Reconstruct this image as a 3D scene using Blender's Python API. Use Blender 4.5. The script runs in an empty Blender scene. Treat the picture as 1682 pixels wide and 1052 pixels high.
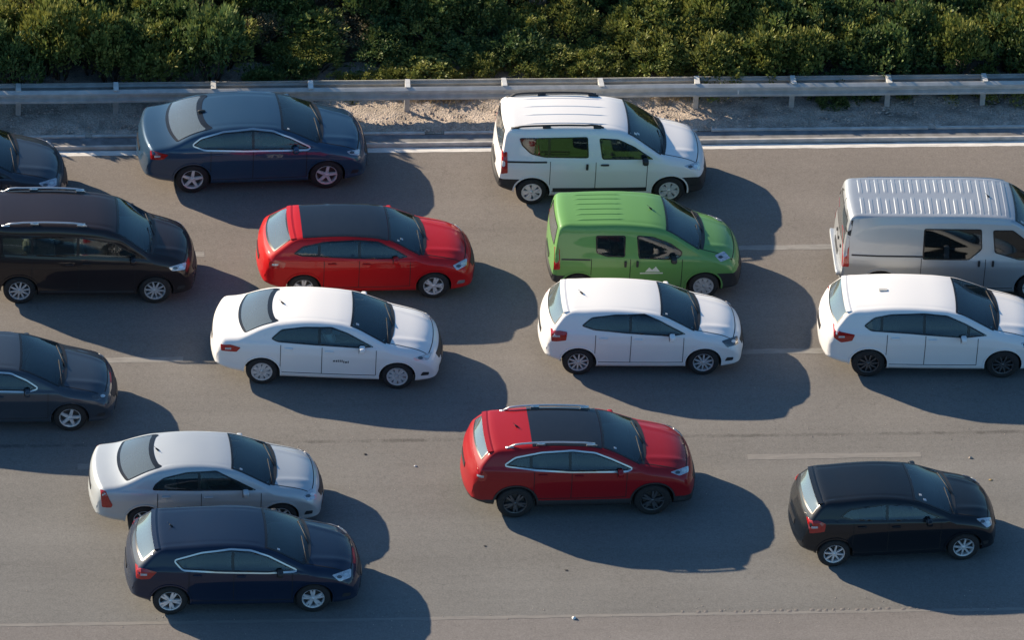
import bpy, bmesh, math, random
import numpy as np
from mathutils import Vector, Matrix
from mathutils.bvhtree import BVHTree
from mathutils.geometry import delaunay_2d_cdt

S = bpy.context.scene
C = S.collection
R = math.radians
PI = math.pi

# ------------------------------------------------------------------ camera, sky, sun, exposure
cam = bpy.data.cameras.new('camera')
camo = bpy.data.objects.new('camera', cam)
C.objects.link(camo)
S.camera = camo
m3 = Matrix(((0.9956084100409046, 0.012842177511428944, -0.09273064397806453),
             (-0.08322236577426709, 0.5750329890577462, -0.8138864167254838),
             (0.04287110554622667, 0.8180294248815739, 0.573576436351046)))
camo.matrix_world = Matrix.Translation((-13.80855836, -121.19616133, 85.41150323)) @ m3.to_4x4()
cam.sensor_width = 36.0
cam.lens = 36.0 * 12300 / 1682
cam.clip_start = 1.0
cam.clip_end = 3000.0

SUN_EL, SUN_DIR = 24.2, -36.0           # elevation; heading of the light on the ground, degrees from +x
world = bpy.data.worlds.new("World")
S.world = world
world.use_nodes = True
wn = world.node_tree
wn.nodes.clear()
sky = wn.nodes.new('ShaderNodeTexSky')
sky.sky_type = 'NISHITA'
sky.sun_disc = False
sky.sun_elevation = R(SUN_EL)
tx, ty = -math.cos(R(SUN_DIR)), -math.sin(R(SUN_DIR))     # towards the sun
sky.sun_rotation = math.atan2(tx, ty)
sky.air_density = 1.0
sky.dust_density = 0.6
sky.ozone_density = 6.0
bg = wn.nodes.new('ShaderNodeBackground')
bg.inputs['Strength'].default_value = 0.088
wo = wn.nodes.new('ShaderNodeOutputWorld')
tint = wn.nodes.new('ShaderNodeVectorMath')        # white balance of the photograph: a clear, blue afternoon sky
tint.operation = 'MULTIPLY'
tint.inputs[1].default_value = (0.84, 1.0, 0.96)
wn.links.new(sky.outputs[0], tint.inputs[0])
wn.links.new(tint.outputs[0], bg.inputs[0])
wn.links.new(bg.outputs[0], wo.inputs[0])

sun = bpy.data.lights.new('sun', 'SUN')
sun.energy = 5.0
sun.angle = R(0.55)
sun.color = (1.0, 0.82, 0.60)
suno = bpy.data.objects.new('sun', sun)
C.objects.link(suno)
ld = Vector((math.cos(R(SUN_EL)) * math.cos(R(SUN_DIR)), math.cos(R(SUN_EL)) * math.sin(R(SUN_DIR)), -math.sin(R(SUN_EL))))
suno.rotation_euler = ld.to_track_quat('-Z', 'Y').to_euler()
suno.location = (-30, 20, 30)

S.view_settings.view_transform = 'Standard'
S.view_settings.look = 'None'
S.view_settings.gamma = 1.0
S.view_settings.use_curve_mapping = False
S.view_settings.exposure = 0.95

rnd = random.Random(7)

# ------------------------------------------------------------------ materials
def nodes_of(name):
    m = bpy.data.materials.new(name)
    m.use_nodes = True
    nt = m.node_tree
    return m, nt, nt.nodes['Principled BSDF']


def simple(name, col, rough=0.6, metal=0.0, coat=0.0, noise=0.12, scale=9.0, spec=0.5):
    m, nt, b = nodes_of(name)
    b.inputs['Roughness'].default_value = rough
    b.inputs['Metallic'].default_value = metal
    b.inputs['Coat Weight'].default_value = coat
    b.inputs['Coat Roughness'].default_value = 0.06
    b.inputs['Specular IOR Level'].default_value = spec
    tc = nt.nodes.new('ShaderNodeTexCoord')
    n = nt.nodes.new('ShaderNodeTexNoise')
    n.inputs['Scale'].default_value = scale
    n.inputs['Detail'].default_value = 4
    nt.links.new(tc.outputs['Object'], n.inputs['Vector'])
    r = nt.nodes.new('ShaderNodeMapRange')
    r.inputs[1].default_value = 0.3
    r.inputs[2].default_value = 0.7
    r.inputs[3].default_value = 1 - noise
    r.inputs[4].default_value = 1 + noise
    nt.links.new(n.outputs['Fac'], r.inputs[0])
    mx = nt.nodes.new('ShaderNodeVectorMath')
    mx.operation = 'SCALE'
    mx.inputs[0].default_value = col[:3]
    nt.links.new(r.outputs[0], mx.inputs['Scale'])
    nt.links.new(mx.outputs[0], b.inputs['Base Color'])
    return m


def paint(name, col, metal=0.0, rough=0.38, dust=0.35, coat=0.85):
    """car paint: clear coat over colour, road dust gathering on the lower flanks and a thin film on top"""
    m, nt, b = nodes_of(name)
    b.inputs['Metallic'].default_value = metal
    b.inputs['Coat Roughness'].default_value = 0.035
    b.inputs['Specular IOR Level'].default_value = 0.15
    tc = nt.nodes.new('ShaderNodeTexCoord')
    n = nt.nodes.new('ShaderNodeTexNoise')
    n.inputs['Scale'].default_value = 3.0
    n.inputs['Detail'].default_value = 6
    n.inputs['Roughness'].default_value = 0.65
    nt.links.new(tc.outputs['Object'], n.inputs['Vector'])
    sep = nt.nodes.new('ShaderNodeSeparateXYZ')
    nt.links.new(tc.outputs['Object'], sep.inputs[0])
    low = nt.nodes.new('ShaderNodeMapRange')
    low.inputs[1].default_value = 0.62
    low.inputs[2].default_value = 0.18
    low.inputs[3].default_value = 0.025
    low.inputs[4].default_value = 1.0
    nt.links.new(sep.outputs['Z'], low.inputs[0])
    mul = nt.nodes.new('ShaderNodeMath')
    mul.operation = 'MULTIPLY'
    nt.links.new(low.outputs[0], mul.inputs[0])
    nt.links.new(n.outputs['Fac'], mul.inputs[1])
    mul2 = nt.nodes.new('ShaderNodeMath')
    mul2.operation = 'MULTIPLY'
    mul2.inputs[1].default_value = dust
    nt.links.new(mul.outputs[0], mul2.inputs[0])
    mix = nt.nodes.new('ShaderNodeMix')
    mix.data_type = 'RGBA'
    mix.inputs['A'].default_value = (*col, 1)
    mix.inputs['B'].default_value = (0.22, 0.19, 0.155, 1)
    nt.links.new(mul2.outputs[0], mix.inputs['Factor'])
    nt.links.new(mix.outputs['Result'], b.inputs['Base Color'])
    rr = nt.nodes.new('ShaderNodeMapRange')
    rr.inputs[3].default_value = rough - 0.05
    rr.inputs[4].default_value = rough + 0.12
    nt.links.new(n.outputs['Fac'], rr.inputs[0])
    nt.links.new(rr.outputs[0], b.inputs['Roughness'])
    cc = nt.nodes.new('ShaderNodeMapRange')
    cc.inputs[3].default_value = coat
    cc.inputs[4].default_value = coat * 0.55
    nt.links.new(mul2.outputs[0], cc.inputs[0])
    nt.links.new(cc.outputs[0], b.inputs['Coat Weight'])
    return m


def glass(name, tint, refl=1.0, film=0.07, fcol=(0.20, 0.27, 0.29)):
    m = bpy.data.materials.new(name)
    m.use_nodes = True
    nt = m.node_tree
    nt.nodes.clear()
    o = nt.nodes.new('ShaderNodeOutputMaterial')
    t = nt.nodes.new('ShaderNodeBsdfTransparent')
    t.inputs[0].default_value = (*tint, 1)
    g = nt.nodes.new('ShaderNodeBsdfGlossy')
    g.inputs['Roughness'].default_value = 0.04
    g.inputs['Color'].default_value = (0.92, 0.97, 1, 1)
    d = nt.nodes.new('ShaderNodeBsdfDiffuse')          # road film on the pane, tinted to paint in reflected sky and greenery
    d.inputs[0].default_value = (*fcol, 1)
    f = nt.nodes.new('ShaderNodeFresnel')
    f.inputs['IOR'].default_value = 1.62
    s = nt.nodes.new('ShaderNodeMath')
    s.operation = 'MULTIPLY'
    s.use_clamp = True
    s.inputs[1].default_value = refl
    nt.links.new(f.outputs[0], s.inputs[0])
    md = nt.nodes.new('ShaderNodeMixShader')
    md.inputs[0].default_value = film
    nt.links.new(t.outputs[0], md.inputs[1])
    nt.links.new(d.outputs[0], md.inputs[2])
    mx = nt.nodes.new('ShaderNodeMixShader')
    nt.links.new(s.outputs[0], mx.inputs[0])
    nt.links.new(md.outputs[0], mx.inputs[1])
    nt.links.new(g.outputs[0], mx.inputs[2])
    nt.links.new(mx.outputs[0], o.inputs[0])
    return m


M = {}
M['glass'] = glass('tinted_glass', (0.60, 0.74, 0.74), 1.25, 0.04, (0.14, 0.24, 0.27))
M['glass_rear'] = glass('dusty_sheen_rear_glass', (0.34, 0.42, 0.41), 2.0, 0.36, (0.28, 0.33, 0.33))  # pale film paints the bright sky's sheen over the dust
M['glass_dark'] = glass('privacy_glass', (0.07, 0.085, 0.085), 1.1, 0.02)
M['pano'] = simple('panorama_roof_glass', (0.012, 0.014, 0.018), 0.08, 0, 0.3, 0.1)
M['frit'] = simple('black_glass_edge', (0.01, 0.011, 0.013), 0.25, 0, 0.0, 0.1)
M['black'] = simple('black_plastic', (0.022, 0.023, 0.026), 0.6)
M['gap'] = simple('panel_gap_dark', (0.012, 0.012, 0.013), 0.9)
M['chrome'] = simple('bright_metal_trim', (0.62, 0.62, 0.62), 0.3, 0.9, 0, 0.05)
M['satin'] = simple('satin_rail_metal', (0.6, 0.6, 0.62), 0.4, 0.9, 0, 0.05)
M['tyre'] = simple('tyre_rubber', (0.018, 0.018, 0.019), 0.85, 0, 0, 0.3, 20)
M['rim'] = simple('silver_alloy', (0.72, 0.73, 0.75), 0.38, 0.4, 0.2, 0.15, 14)
M['rim_dull'] = simple('dull_wheel_cover', (0.50, 0.51, 0.53), 0.5, 0.3, 0, 0.2, 14)
M['rim_dark'] = simple('dark_alloy', (0.11, 0.115, 0.125), 0.4, 0.6, 0.1, 0.2, 14)
M['well'] = simple('wheel_well', (0.012, 0.012, 0.013), 0.95)
M['disc'] = simple('brake_disc', (0.05, 0.048, 0.046), 0.6, 0.3)
M['red_lens'] = simple('red_lens', (0.36, 0.008, 0.010), 0.16, 0, 0.8, 0.18, 30)
M['clear_lens'] = simple('clear_lens', (0.42, 0.45, 0.50), 0.10, 0.25, 0.9, 0.25, 25)
M['lamp_dark'] = simple('lamp_bowl', (0.07, 0.075, 0.085), 0.12, 0.3, 0.9, 0.2, 25)
M['amber'] = simple('amber_lens', (0.6, 0.2, 0.03), 0.2, 0, 0.6)
M['plate'] = simple('number_plate', (0.03, 0.03, 0.032), 0.4)
M['platew'] = simple('number_plate_edge', (0.7, 0.7, 0.68), 0.4)
M['cabin'] = simple('cabin_trim', (0.045, 0.046, 0.05), 0.8)
M['dash'] = simple('dashboard_plastic', (0.055, 0.057, 0.062), 0.65)
M['seat_grey'] = simple('seat_fabric_grey', (0.13, 0.13, 0.14), 0.9, 0, 0, 0.2, 18)
M['seat_beige'] = simple('seat_fabric_beige', (0.34, 0.29, 0.22), 0.9, 0, 0, 0.2, 18)
M['seat_dark'] = simple('seat_fabric_dark', (0.06, 0.06, 0.065), 0.9, 0, 0, 0.2, 18)
M['skin'] = simple('skin', (0.36, 0.2, 0.13), 0.55)
M['hair'] = simple('dark_hair', (0.02, 0.015, 0.012), 0.7)
M['white_print'] = simple('white_door_print', (0.62, 0.66, 0.6), 0.5)
M['grey_print'] = simple('grey_door_print', (0.08, 0.09, 0.1), 0.5)

P = {
    'blue': paint('steel_blue_paint', (0.020, 0.055, 0.105), 0.2, 0.42, .15, 1.0),
    'navy': paint('navy_paint', (0.003, 0.013, 0.038), 0.0, 0.5, 0.07, 0.8),
    'slate': paint('slate_blue_paint', (0.036, 0.050, 0.070), 0.25, 0.42, .15, 1.0),
    'white': paint('white_paint', (0.74, 0.745, 0.75), 0, 0.4, 0.30, 0.5),
    'pearl': paint('silver_white_paint', (0.46, 0.50, 0.53), 0.3, 0.4, 0.3, 0.7),
    'silver': paint('silver_paint', (0.42, 0.45, 0.48), 0.55, 0.4, 0.45, 0.6),
    'red': paint('red_paint', (0.44, 0.005, 0.007), 0.0, 0.5, 0.10, 0.6),
    'crimson': paint('crimson_paint', (0.29, 0.005, 0.010), 0.0, 0.5, 0.12, 0.6),
    'green': paint('grass_green_paint', (0.125, 0.29, 0.085), 0, 0.42, 0.2, 0.6),
    'brown': paint('black_brown_paint', (0.016, 0.010, 0.011), 0.0, 0.5, 0.12, 0.8),
    'black': paint('black_paint', (0.003, 0.006, 0.011), 0.0, 0.5, 0.05, 0.75),
}

# ------------------------------------------------------------------ helpers
def mesh_obj(name, verts, faces, mats, parent=None, idx=None, smooth=True):
    me = bpy.data.meshes.new(name)
    me.from_pydata([tuple(v) for v in verts], [], faces)
    for m in (mats if isinstance(mats, (list, tuple)) else [mats]):
        me.materials.append(m)
    if idx is not None:
        me.polygons.foreach_set('material_index', idx)
    if smooth:
        me.polygons.foreach_set('use_smooth', [True] * len(me.polygons))
    me.update()
    o = bpy.data.objects.new(name, me)
    C.objects.link(o)
    if parent:
        o.parent = parent
    return o


def tag(o, label=None, cat=None, group=None, kind=None):
    if label: o['label'] = label
    if cat: o['category'] = cat
    if group: o['group'] = group
    if kind: o['kind'] = kind
    return o


class MB:
    """collects simple solids into one mesh"""
    def __init__(s):
        s.v, s.f, s.i = [], [], []

    def box(s, c, d, mi=0, rot=None, taper=1.0):
        b = len(s.v)
        for z in (-1, 1):
            k = taper if z > 0 else 1
            for (x, y) in ((-1, -1), (1, -1), (1, 1), (-1, 1)):
                p = Vector((x * d[0] / 2 * k, y * d[1] / 2 * k, z * d[2] / 2))
                if rot: p = rot @ p
                s.v.append(Vector(c) + p)
        for f in ((3, 2, 1, 0), (4, 5, 6, 7), (0, 1, 5, 4), (1, 2, 6, 5), (2, 3, 7, 6), (3, 0, 4, 7)):
            s.f.append([b + k for k in f]); s.i.append(mi)

    def rbox(s, c, d, r, mi=0, rot=None, n=3):
        """rounded box as a superellipsoid-like grid"""
        b = len(s.v)
        nu, nv = 16, 9
        e = r
        def sp(t, e):
            return math.copysign(abs(t) ** e, t)
        for j in range(nv + 1):
            ph = -PI / 2 + PI * j / nv
            for i in range(nu):
                th = 2 * PI * i / nu + PI / nu
                p = Vector((sp(math.cos(ph), e) * sp(math.cos(th), e) * d[0] / 2,
                            sp(math.cos(ph), e) * sp(math.sin(th), e) * d[1] / 2,
                            sp(math.sin(ph), e) * d[2] / 2))
                if rot: p = rot @ p
                s.v.append(Vector(c) + p)
        for j in range(nv):
            for i in range(nu):
                s.f.append([b + j * nu + i, b + j * nu + (i + 1) % nu, b + (j + 1) * nu + (i + 1) % nu, b + (j + 1) * nu + i])
                s.i.append(mi)

    def tube(s, pts, r, n=8, mi=0, r2=None, cap=True):
        b = len(s.v)
        pts = [Vector(p) for p in pts]
        for k, p in enumerate(pts):
            t = (pts[min(k + 1, len(pts) - 1)] - pts[max(k - 1, 0)]).normalized()
            a = Vector((0, 0, 1)) if abs(t.z) < 0.9 else Vector((1, 0, 0))
            u = t.cross(a).normalized(); w = t.cross(u).normalized()
            rr = r if r2 is None else r + (r2 - r) * k / (len(pts) - 1)
            for i in range(n):
                an = 2 * PI * i / n
                s.v.append(p + u * math.cos(an) * rr + w * math.sin(an) * rr)
        for k in range(len(pts) - 1):
            for i in range(n):
                s.f.append([b + k * n + i, b + k * n + (i + 1) % n, b + (k + 1) * n + (i + 1) % n, b + (k + 1) * n + i]); s.i.append(mi)
        if cap:
            s.f.append([b + i for i in range(n)][::-1]); s.i.append(mi)
            s.f.append([b + (len(pts) - 1) * n + i for i in range(n)]); s.i.append(mi)

    def lathe_y(s, prof, n=28, mi=0, c=(0, 0, 0)):
        """profile [(r, y)] spun about the y axis"""
        b = len(s.v)
        for (r, y) in prof:
            for i in range(n):
                a = 2 * PI * i / n
                s.v.append(Vector((c[0] + r * math.cos(a), c[1] + y, c[2] + r * math.sin(a))))
        for k in range(len(prof) - 1):
            for i in range(n):
                s.f.append([b + k * n + i, b + k * n + (i + 1) % n, b + (k + 1) * n + (i + 1) % n, b + (k + 1) * n + i]); s.i.append(mi)

    def build(s, name, mats, parent=None, smooth=False):
        return mesh_obj(name, s.v, s.f, mats, parent, s.i, smooth)


def bez(a, b, c, n):
    return [((1 - t) ** 2 * a[0] + 2 * t * (1 - t) * b[0] + t * t * c[0],
             (1 - t) ** 2 * a[1] + 2 * t * (1 - t) * b[1] + t * t * c[1]) for t in [k / n for k in range(n + 1)]]


def round_open(pts):
    out = [pts[0][:2]]
    for k in range(1, len(pts) - 1):
        p, q, nx = pts[k - 1], pts[k], pts[k + 1]
        d1 = math.dist(p[:2], q[:2]); d2 = math.dist(q[:2], nx[:2])
        r1, r2 = min(q[2], d1 * .5), min(q[2], d2 * .5)
        a = (q[0] + (p[0] - q[0]) * r1 / d1, q[1] + (p[1] - q[1]) * r1 / d1)
        b = (q[0] + (nx[0] - q[0]) * r2 / d2, q[1] + (nx[1] - q[1]) * r2 / d2)
        out += bez(a, q, b, 6)
    out.append(pts[-1][:2])
    return out


def round_closed(pts, r, n=3):
    out = []
    pts = [p for i, p in enumerate(pts) if math.dist(p, pts[i - 1]) > .004]
    N = len(pts)
    for k in range(N):
        p, q, nx = pts[k - 1], pts[k], pts[(k + 1) % N]
        d1 = math.dist(p, q); d2 = math.dist(q, nx)
        r1, r2 = min(r, d1 * .48), min(r, d2 * .48)
        a = (q[0] + (p[0] - q[0]) * r1 / d1, q[1] + (p[1] - q[1]) * r1 / d1)
        b = (q[0] + (nx[0] - q[0]) * r2 / d2, q[1] + (nx[1] - q[1]) * r2 / d2)
        out += bez(a, q, b, n)
    return out


def area(p):
    return sum(p[i - 1][0] * p[i][1] - p[i][0] * p[i - 1][1] for i in range(len(p))) / 2


def inset(p, d):
    if area(p) < 0: p = p[::-1]
    n = len(p); out = []
    for i in range(n):
        a, b, c = p[i - 1], p[i], p[(i + 1) % n]
        e1 = Vector((b[0] - a[0], b[1] - a[1])); e2 = Vector((c[0] - b[0], c[1] - b[1]))
        if e1.length < 1e-6 or e2.length < 1e-6:
            continue
        n1 = Vector((-e1.y, e1.x)).normalized(); n2 = Vector((-e2.y, e2.x)).normalized()
        m = n1 + n2
        if m.length < .3: m = n1
        m.normalize()
        k = d / max(.45, m.dot(n1))
        out.append((b[0] + m.x * k, b[1] + m.y * k))
    return out


def clip_x(p, x, keep_greater):
    out = []
    for i in range(len(p)):
        a, b = p[i - 1], p[i]
        ia = (a[0] >= x) == keep_greater; ib = (b[0] >= x) == keep_greater
        if ia != ib:
            t = (x - a[0]) / (b[0] - a[0]); out.append((x, a[1] + t * (b[1] - a[1])))
        if ib: out.append(b)
    return out


def inpoly(x, y, p):
    c = False
    j = len(p) - 1
    for i in range(len(p)):
        if (p[i][1] > y) != (p[j][1] > y) and x < (p[j][0] - p[i][0]) * (y - p[i][1]) / (p[j][1] - p[i][1]) + p[i][0]:
            c = not c
        j = i
    return c


def dense(p, step, closed=True):
    out = []
    n = len(p)
    for i in range(n if closed else n - 1):
        a, b = p[i], p[(i + 1) % n]
        k = max(1, int(math.dist(a, b) / step))
        for t in range(k):
            out.append((a[0] + (b[0] - a[0]) * t / k, a[1] + (b[1] - a[1]) * t / k))
    if not closed: out.append(p[-1])
    return out


class Drape:
    """lays flat patterns onto a body surface by casting rays along one axis"""
    def __init__(s, bvh):
        s.bvh = bvh
        s.py = -.75

    def hit(s, mode, u, v, off):
        if mode == 'side': o, d = Vector((u, -3, v)), Vector((0, 1, 0))
        elif mode == 'top': o, d = Vector((u, v, 4)), Vector((0, 0, -1))
        elif mode == 'rear': o, d = Vector((-6, u, v)), Vector((1, 0, 0))
        elif mode == 'front': o, d = Vector((6, u, v)), Vector((-1, 0, 0))
        elif mode == 'diag':                      # slantwise from above, for lamps that wrap over a corner
            d = Vector((0, .819, -.574)); o = Vector((u, s.py, v)) - d * 3
        loc, nor, i, ds = s.bvh.ray_cast(o, d)
        if loc is None:
            k = {'side': Vector((u, -.8, v)), 'top': Vector((u, v, 1)), 'rear': Vector((-2.1, u, v)), 'front': Vector((2.1, u, v)), 'diag': Vector((u, s.py, v))}[mode]
            loc, nor, i, ds = s.bvh.find_nearest(k)
        if nor.dot(d) > 0: nor = -nor
        return loc + nor * off

    def patch(s, mode, poly, off, ring=0.0, step=.07):
        """returns verts, faces, material index (1 = ring)"""
        if area(poly) < 0: poly = poly[::-1]
        outer = dense(poly, step)
        inner = inset(poly, ring) if ring else []
        if inner: inner = dense(inner, step)
        pts = [Vector(p) for p in outer] + [Vector(p) for p in inner]
        no, ni = len(outer), len(inner)
        edges = [(i, (i + 1) % no) for i in range(no)] + [(no + i, no + (i + 1) % ni) for i in range(ni)]
        xs = [p[0] for p in poly]; ys = [p[1] for p in poly]
        core = inner if inner else outer
        x = min(xs) + step / 2
        while x < max(xs):
            y = min(ys) + step / 2
            while y < max(ys):
                if inpoly(x, y, core) and min(math.dist((x, y), q) for q in core) > step * .45:
                    pts.append(Vector((x, y)))
                y += step
            x += step
        vs, es, fs, ov, oe, of = delaunay_2d_cdt(pts, edges, [], 0, 1e-5)
        V = [s.hit(mode, p.x, p.y, off) for p in vs]
        F, I = [], []
        fl = {'side': False, 'top': False, 'rear': True, 'front': False, 'diag': False}[mode]
        for f in fs:
            cx = sum(vs[k].x for k in f) / 3; cy = sum(vs[k].y for k in f) / 3
            if not inpoly(cx, cy, outer): continue
            F.append(list(f)[::-1] if fl else list(f))
            I.append(1 if (inner and not inpoly(cx, cy, inner)) else 0)
        return V, F, I

    def ribbon(s, mode, line, w, off, closed=False, h=0.0):
        """a flat strip of width w along a line, with a small thickness h"""
        ln = dense(line, .03, closed)
        V, F = [], []
        n = len(ln)
        for i in range(n):
            a = ln[i - 1] if (closed or i > 0) else ln[i]
            b = ln[(i + 1) % n] if (closed or i < n - 1) else ln[i]
            e = Vector((b[0] - a[0], b[1] - a[1]))
            if e.length < 1e-9: e = Vector((1, 0))
            e.normalize(); nn = Vector((-e.y, e.x)) * w / 2
            for sg in (1, -1):
                V.append(s.hit(mode, ln[i][0] + nn.x * sg, ln[i][1] + nn.y * sg, off))
            for sg in (1, -1):
                V.append(s.hit(mode, ln[i][0] + nn.x * sg, ln[i][1] + nn.y * sg, -.004))
        m = n if closed else n - 1
        for i in range(m):
            a, b = 4 * i, 4 * ((i + 1) % n)
            F += [[a, a + 1, b + 1, b], [a, b, b + 2, a + 2], [a + 1, a + 3, b + 3, b + 1]]
        return V, F


def mirror_y(V, F):
    return [Vector((v[0], -v[1], v[2])) for v in V], [list(f)[::-1] for f in F]


# ------------------------------------------------------------------ wheels (one mesh per style and size, shared)
_wh = {}
def wheel_meshes(style, rad):
    key = (style, rad)
    if key in _wh: return _wh[key]
    n_sp, kind, mat = {'five': (5, 'spoke', 'rim'), 'fivetwin': (5, 'twin', 'rim'), 'seven': (7, 'spoke', 'rim'),
                       'ten': (10, 'spoke', 'rim_dull'), 'cover': (9, 'cover', 'rim_dull'), 'steel': (6, 'cover', 'rim'),
                       'dark': (5, 'twin', 'rim_dark'), 'eight': (8, 'spoke', 'rim'), 'darkten': (10, 'spoke', 'rim_dark')}[style]
    rr = rad * .655
    w = .2
    t = MB()
    t.lathe_y([(rr - .012, w * .42), (rr + .01, w * .5), (rr + .03, w * .53), (rad - .05, w * .55), (rad - .018, w * .48), (rad, w * .36),
               (rad, -w * .36), (rad - .018, -w * .48), (rr + .03, -w * .53), (rr, -w * .48)][::-1], 40)
    for k in range(40):                      # tread blocks
        a = 2 * PI * k / 40
        t.box((math.cos(a) * (rad - .002), 0, math.sin(a) * (rad - .002)), (.012, w * .6, .02), 0, Matrix.Rotation(-a, 3, 'Y'))
    # outer face of the wheel looks along -y (right side); local y+ is inboard
    rm = MB()
    rm.lathe_y([(rr + .004, -.105), (rr + .006, -.095), (rr - .012, -.088), (rr - .022, -.06), (rr - .03, .05)], 40)
    for k in range(n_sp):
        a0 = 2 * PI * k / n_sp + .3
        offs = (0,) if kind != 'twin' else (-.17, .17)
        for da in offs:
            a = a0 + da
            wi, wo_ = (.062, .05) if kind == 'spoke' else (.05, .036)
            if n_sp >= 7 and kind == 'spoke': wi, wo_ = .034, .026
            if kind == 'cover': wi, wo_ = .05, (2 * PI * rr / n_sp) * .60
            b = len(rm.v)
            for (r_, ww, y0, y1) in ((.03, wi, -.088, -.05), (rr * .55, (wi + wo_) / 2, -.094, -.06), (rr - .012, wo_, -.092, -.07)):
                aa = a0 if kind == 'twin' and r_ < .04 else a
                u = Vector((math.cos(aa), 0, math.sin(aa))); v = Vector((-math.sin(aa), 0, math.cos(aa)))
                for sg in (-1, 1): rm.v.append(u * r_ + v * sg * ww / 2 + Vector((0, y0, 0)))
                for sg in (-1, 1): rm.v.append(u * r_ + v * sg * ww / 2 * 1.15 + Vector((0, y1, 0)))
            for q in range(2):
                o_ = b + 4 * q
                rm.f += [[o_, o_ + 1, o_ + 5, o_ + 4], [o_ + 4, o_ + 6, o_ + 2, o_], [o_ + 1, o_ + 3, o_ + 7, o_ + 5]]; rm.i += [0, 0, 0]
    if kind == 'cover':
        rm.lathe_y([(rr + .004, -.104), (rr - .03, -.096)], 40)
    hub = MB()
    hub.lathe_y([(.001, -.102), (.028, -.1), (.036, -.09), (.036, -.06)], 16)
    for k in range(5):
        a = 2 * PI * k / 5
        hub.tube([(math.cos(a) * .052, -.09, math.sin(a) * .052), (math.cos(a) * .052, -.098, math.sin(a) * .052)], .008, 6)
    dk = MB()
    dk.lathe_y([(.001, -.035), (rr * .8, -.035), (rr * .8, -.02)], 24)
    dk.lathe_y([(.001, .02), (rr, .02)], 24)
    res = []
    for nm, mb, mt, sm in (('wheel_rim', rm, M[mat], False), ('tyre', t, M['tyre'], True), ('hub_cap', hub, M[mat], True), ('brake_disc', dk, M['disc'], False)):
        o = mb.build(nm, mt, None, sm)
        res.append(o.data)
        bpy.data.objects.remove(o)
    _wh[key] = res
    return res


def add_wheels(root, wb, hw, rad, style, steer=0.0):
    ms = wheel_meshes(style, rad)
    for x in (-wb / 2, wb / 2):
        for sd in (-1, 1):
            w = bpy.data.objects.new('wheel', ms[0]); C.objects.link(w); w.parent = root
            w.location = (x, sd * (hw - .03 - .105), rad)
            w.rotation_euler = (0, rnd.uniform(0, 6), 0 if sd < 0 else PI)
            if x > 0 and steer: w.rotation_euler[2] += steer
            for nm, me in zip(('tyre', 'hub_cap', 'brake_disc'), ms[1:]):
                c = bpy.data.objects.new(nm, me); C.objects.link(c); c.parent = w


# ------------------------------------------------------------------ seats and dash shared
def _cabin_meshes():
    out = {}
    for nm, mt in (('grey', 'seat_grey'), ('beige', 'seat_beige'), ('dark', 'seat_dark')):
        m = MB()
        m.rbox((0, 0, .42), (.50, .48, .16), .45)
        m.rbox((-.30, 0, .70), (.15, .46, .60), .45, 0, Matrix.Rotation(-.30, 3, 'Y'))
        m.rbox((-.40, 0, 1.06), (.10, .26, .17), .5, 0, Matrix.Rotation(-.2, 3, 'Y'))
        o = m.build('seat', M[mt], None, True); out['front' + nm] = o.data; bpy.data.objects.remove(o)
        m = MB()
        m.rbox((0, 0, .44), (.46, 1.22, .16), .35)
        m.rbox((-.27, 0, .70), (.15, 1.24, .56), .35, 0, Matrix.Rotation(-.28, 3, 'Y'))
        for y in (-.42, .42): m.rbox((-.38, y, 1.02), (.10, .24, .14), .5, 0)
        o = m.build('rear_bench', M[mt], None, True); out['rear' + nm] = o.data; bpy.data.objects.remove(o)
    m = MB()
    b = []
    for k in range(21):
        a = 2 * PI * k / 20
        b.append((math.sin(a) * .06, math.cos(a) * .185, math.sin(a) * .175))
    m.tube(b, .014, 6)
    m.box((0.005, 0, 0), (.03, .34, .04)); m.box((0.01, 0, -.06), (.04, .05, .14))
    o = m.build('steering_wheel', M['black'], None, True); out['wheel'] = o.data; bpy.data.objects.remove(o)
    return out
CAB = _cabin_meshes()


# ------------------------------------------------------------------ the car builder
def dome(y, hw): return 1 - min(1.0, (abs(y) / hw)) ** 2.3


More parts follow.
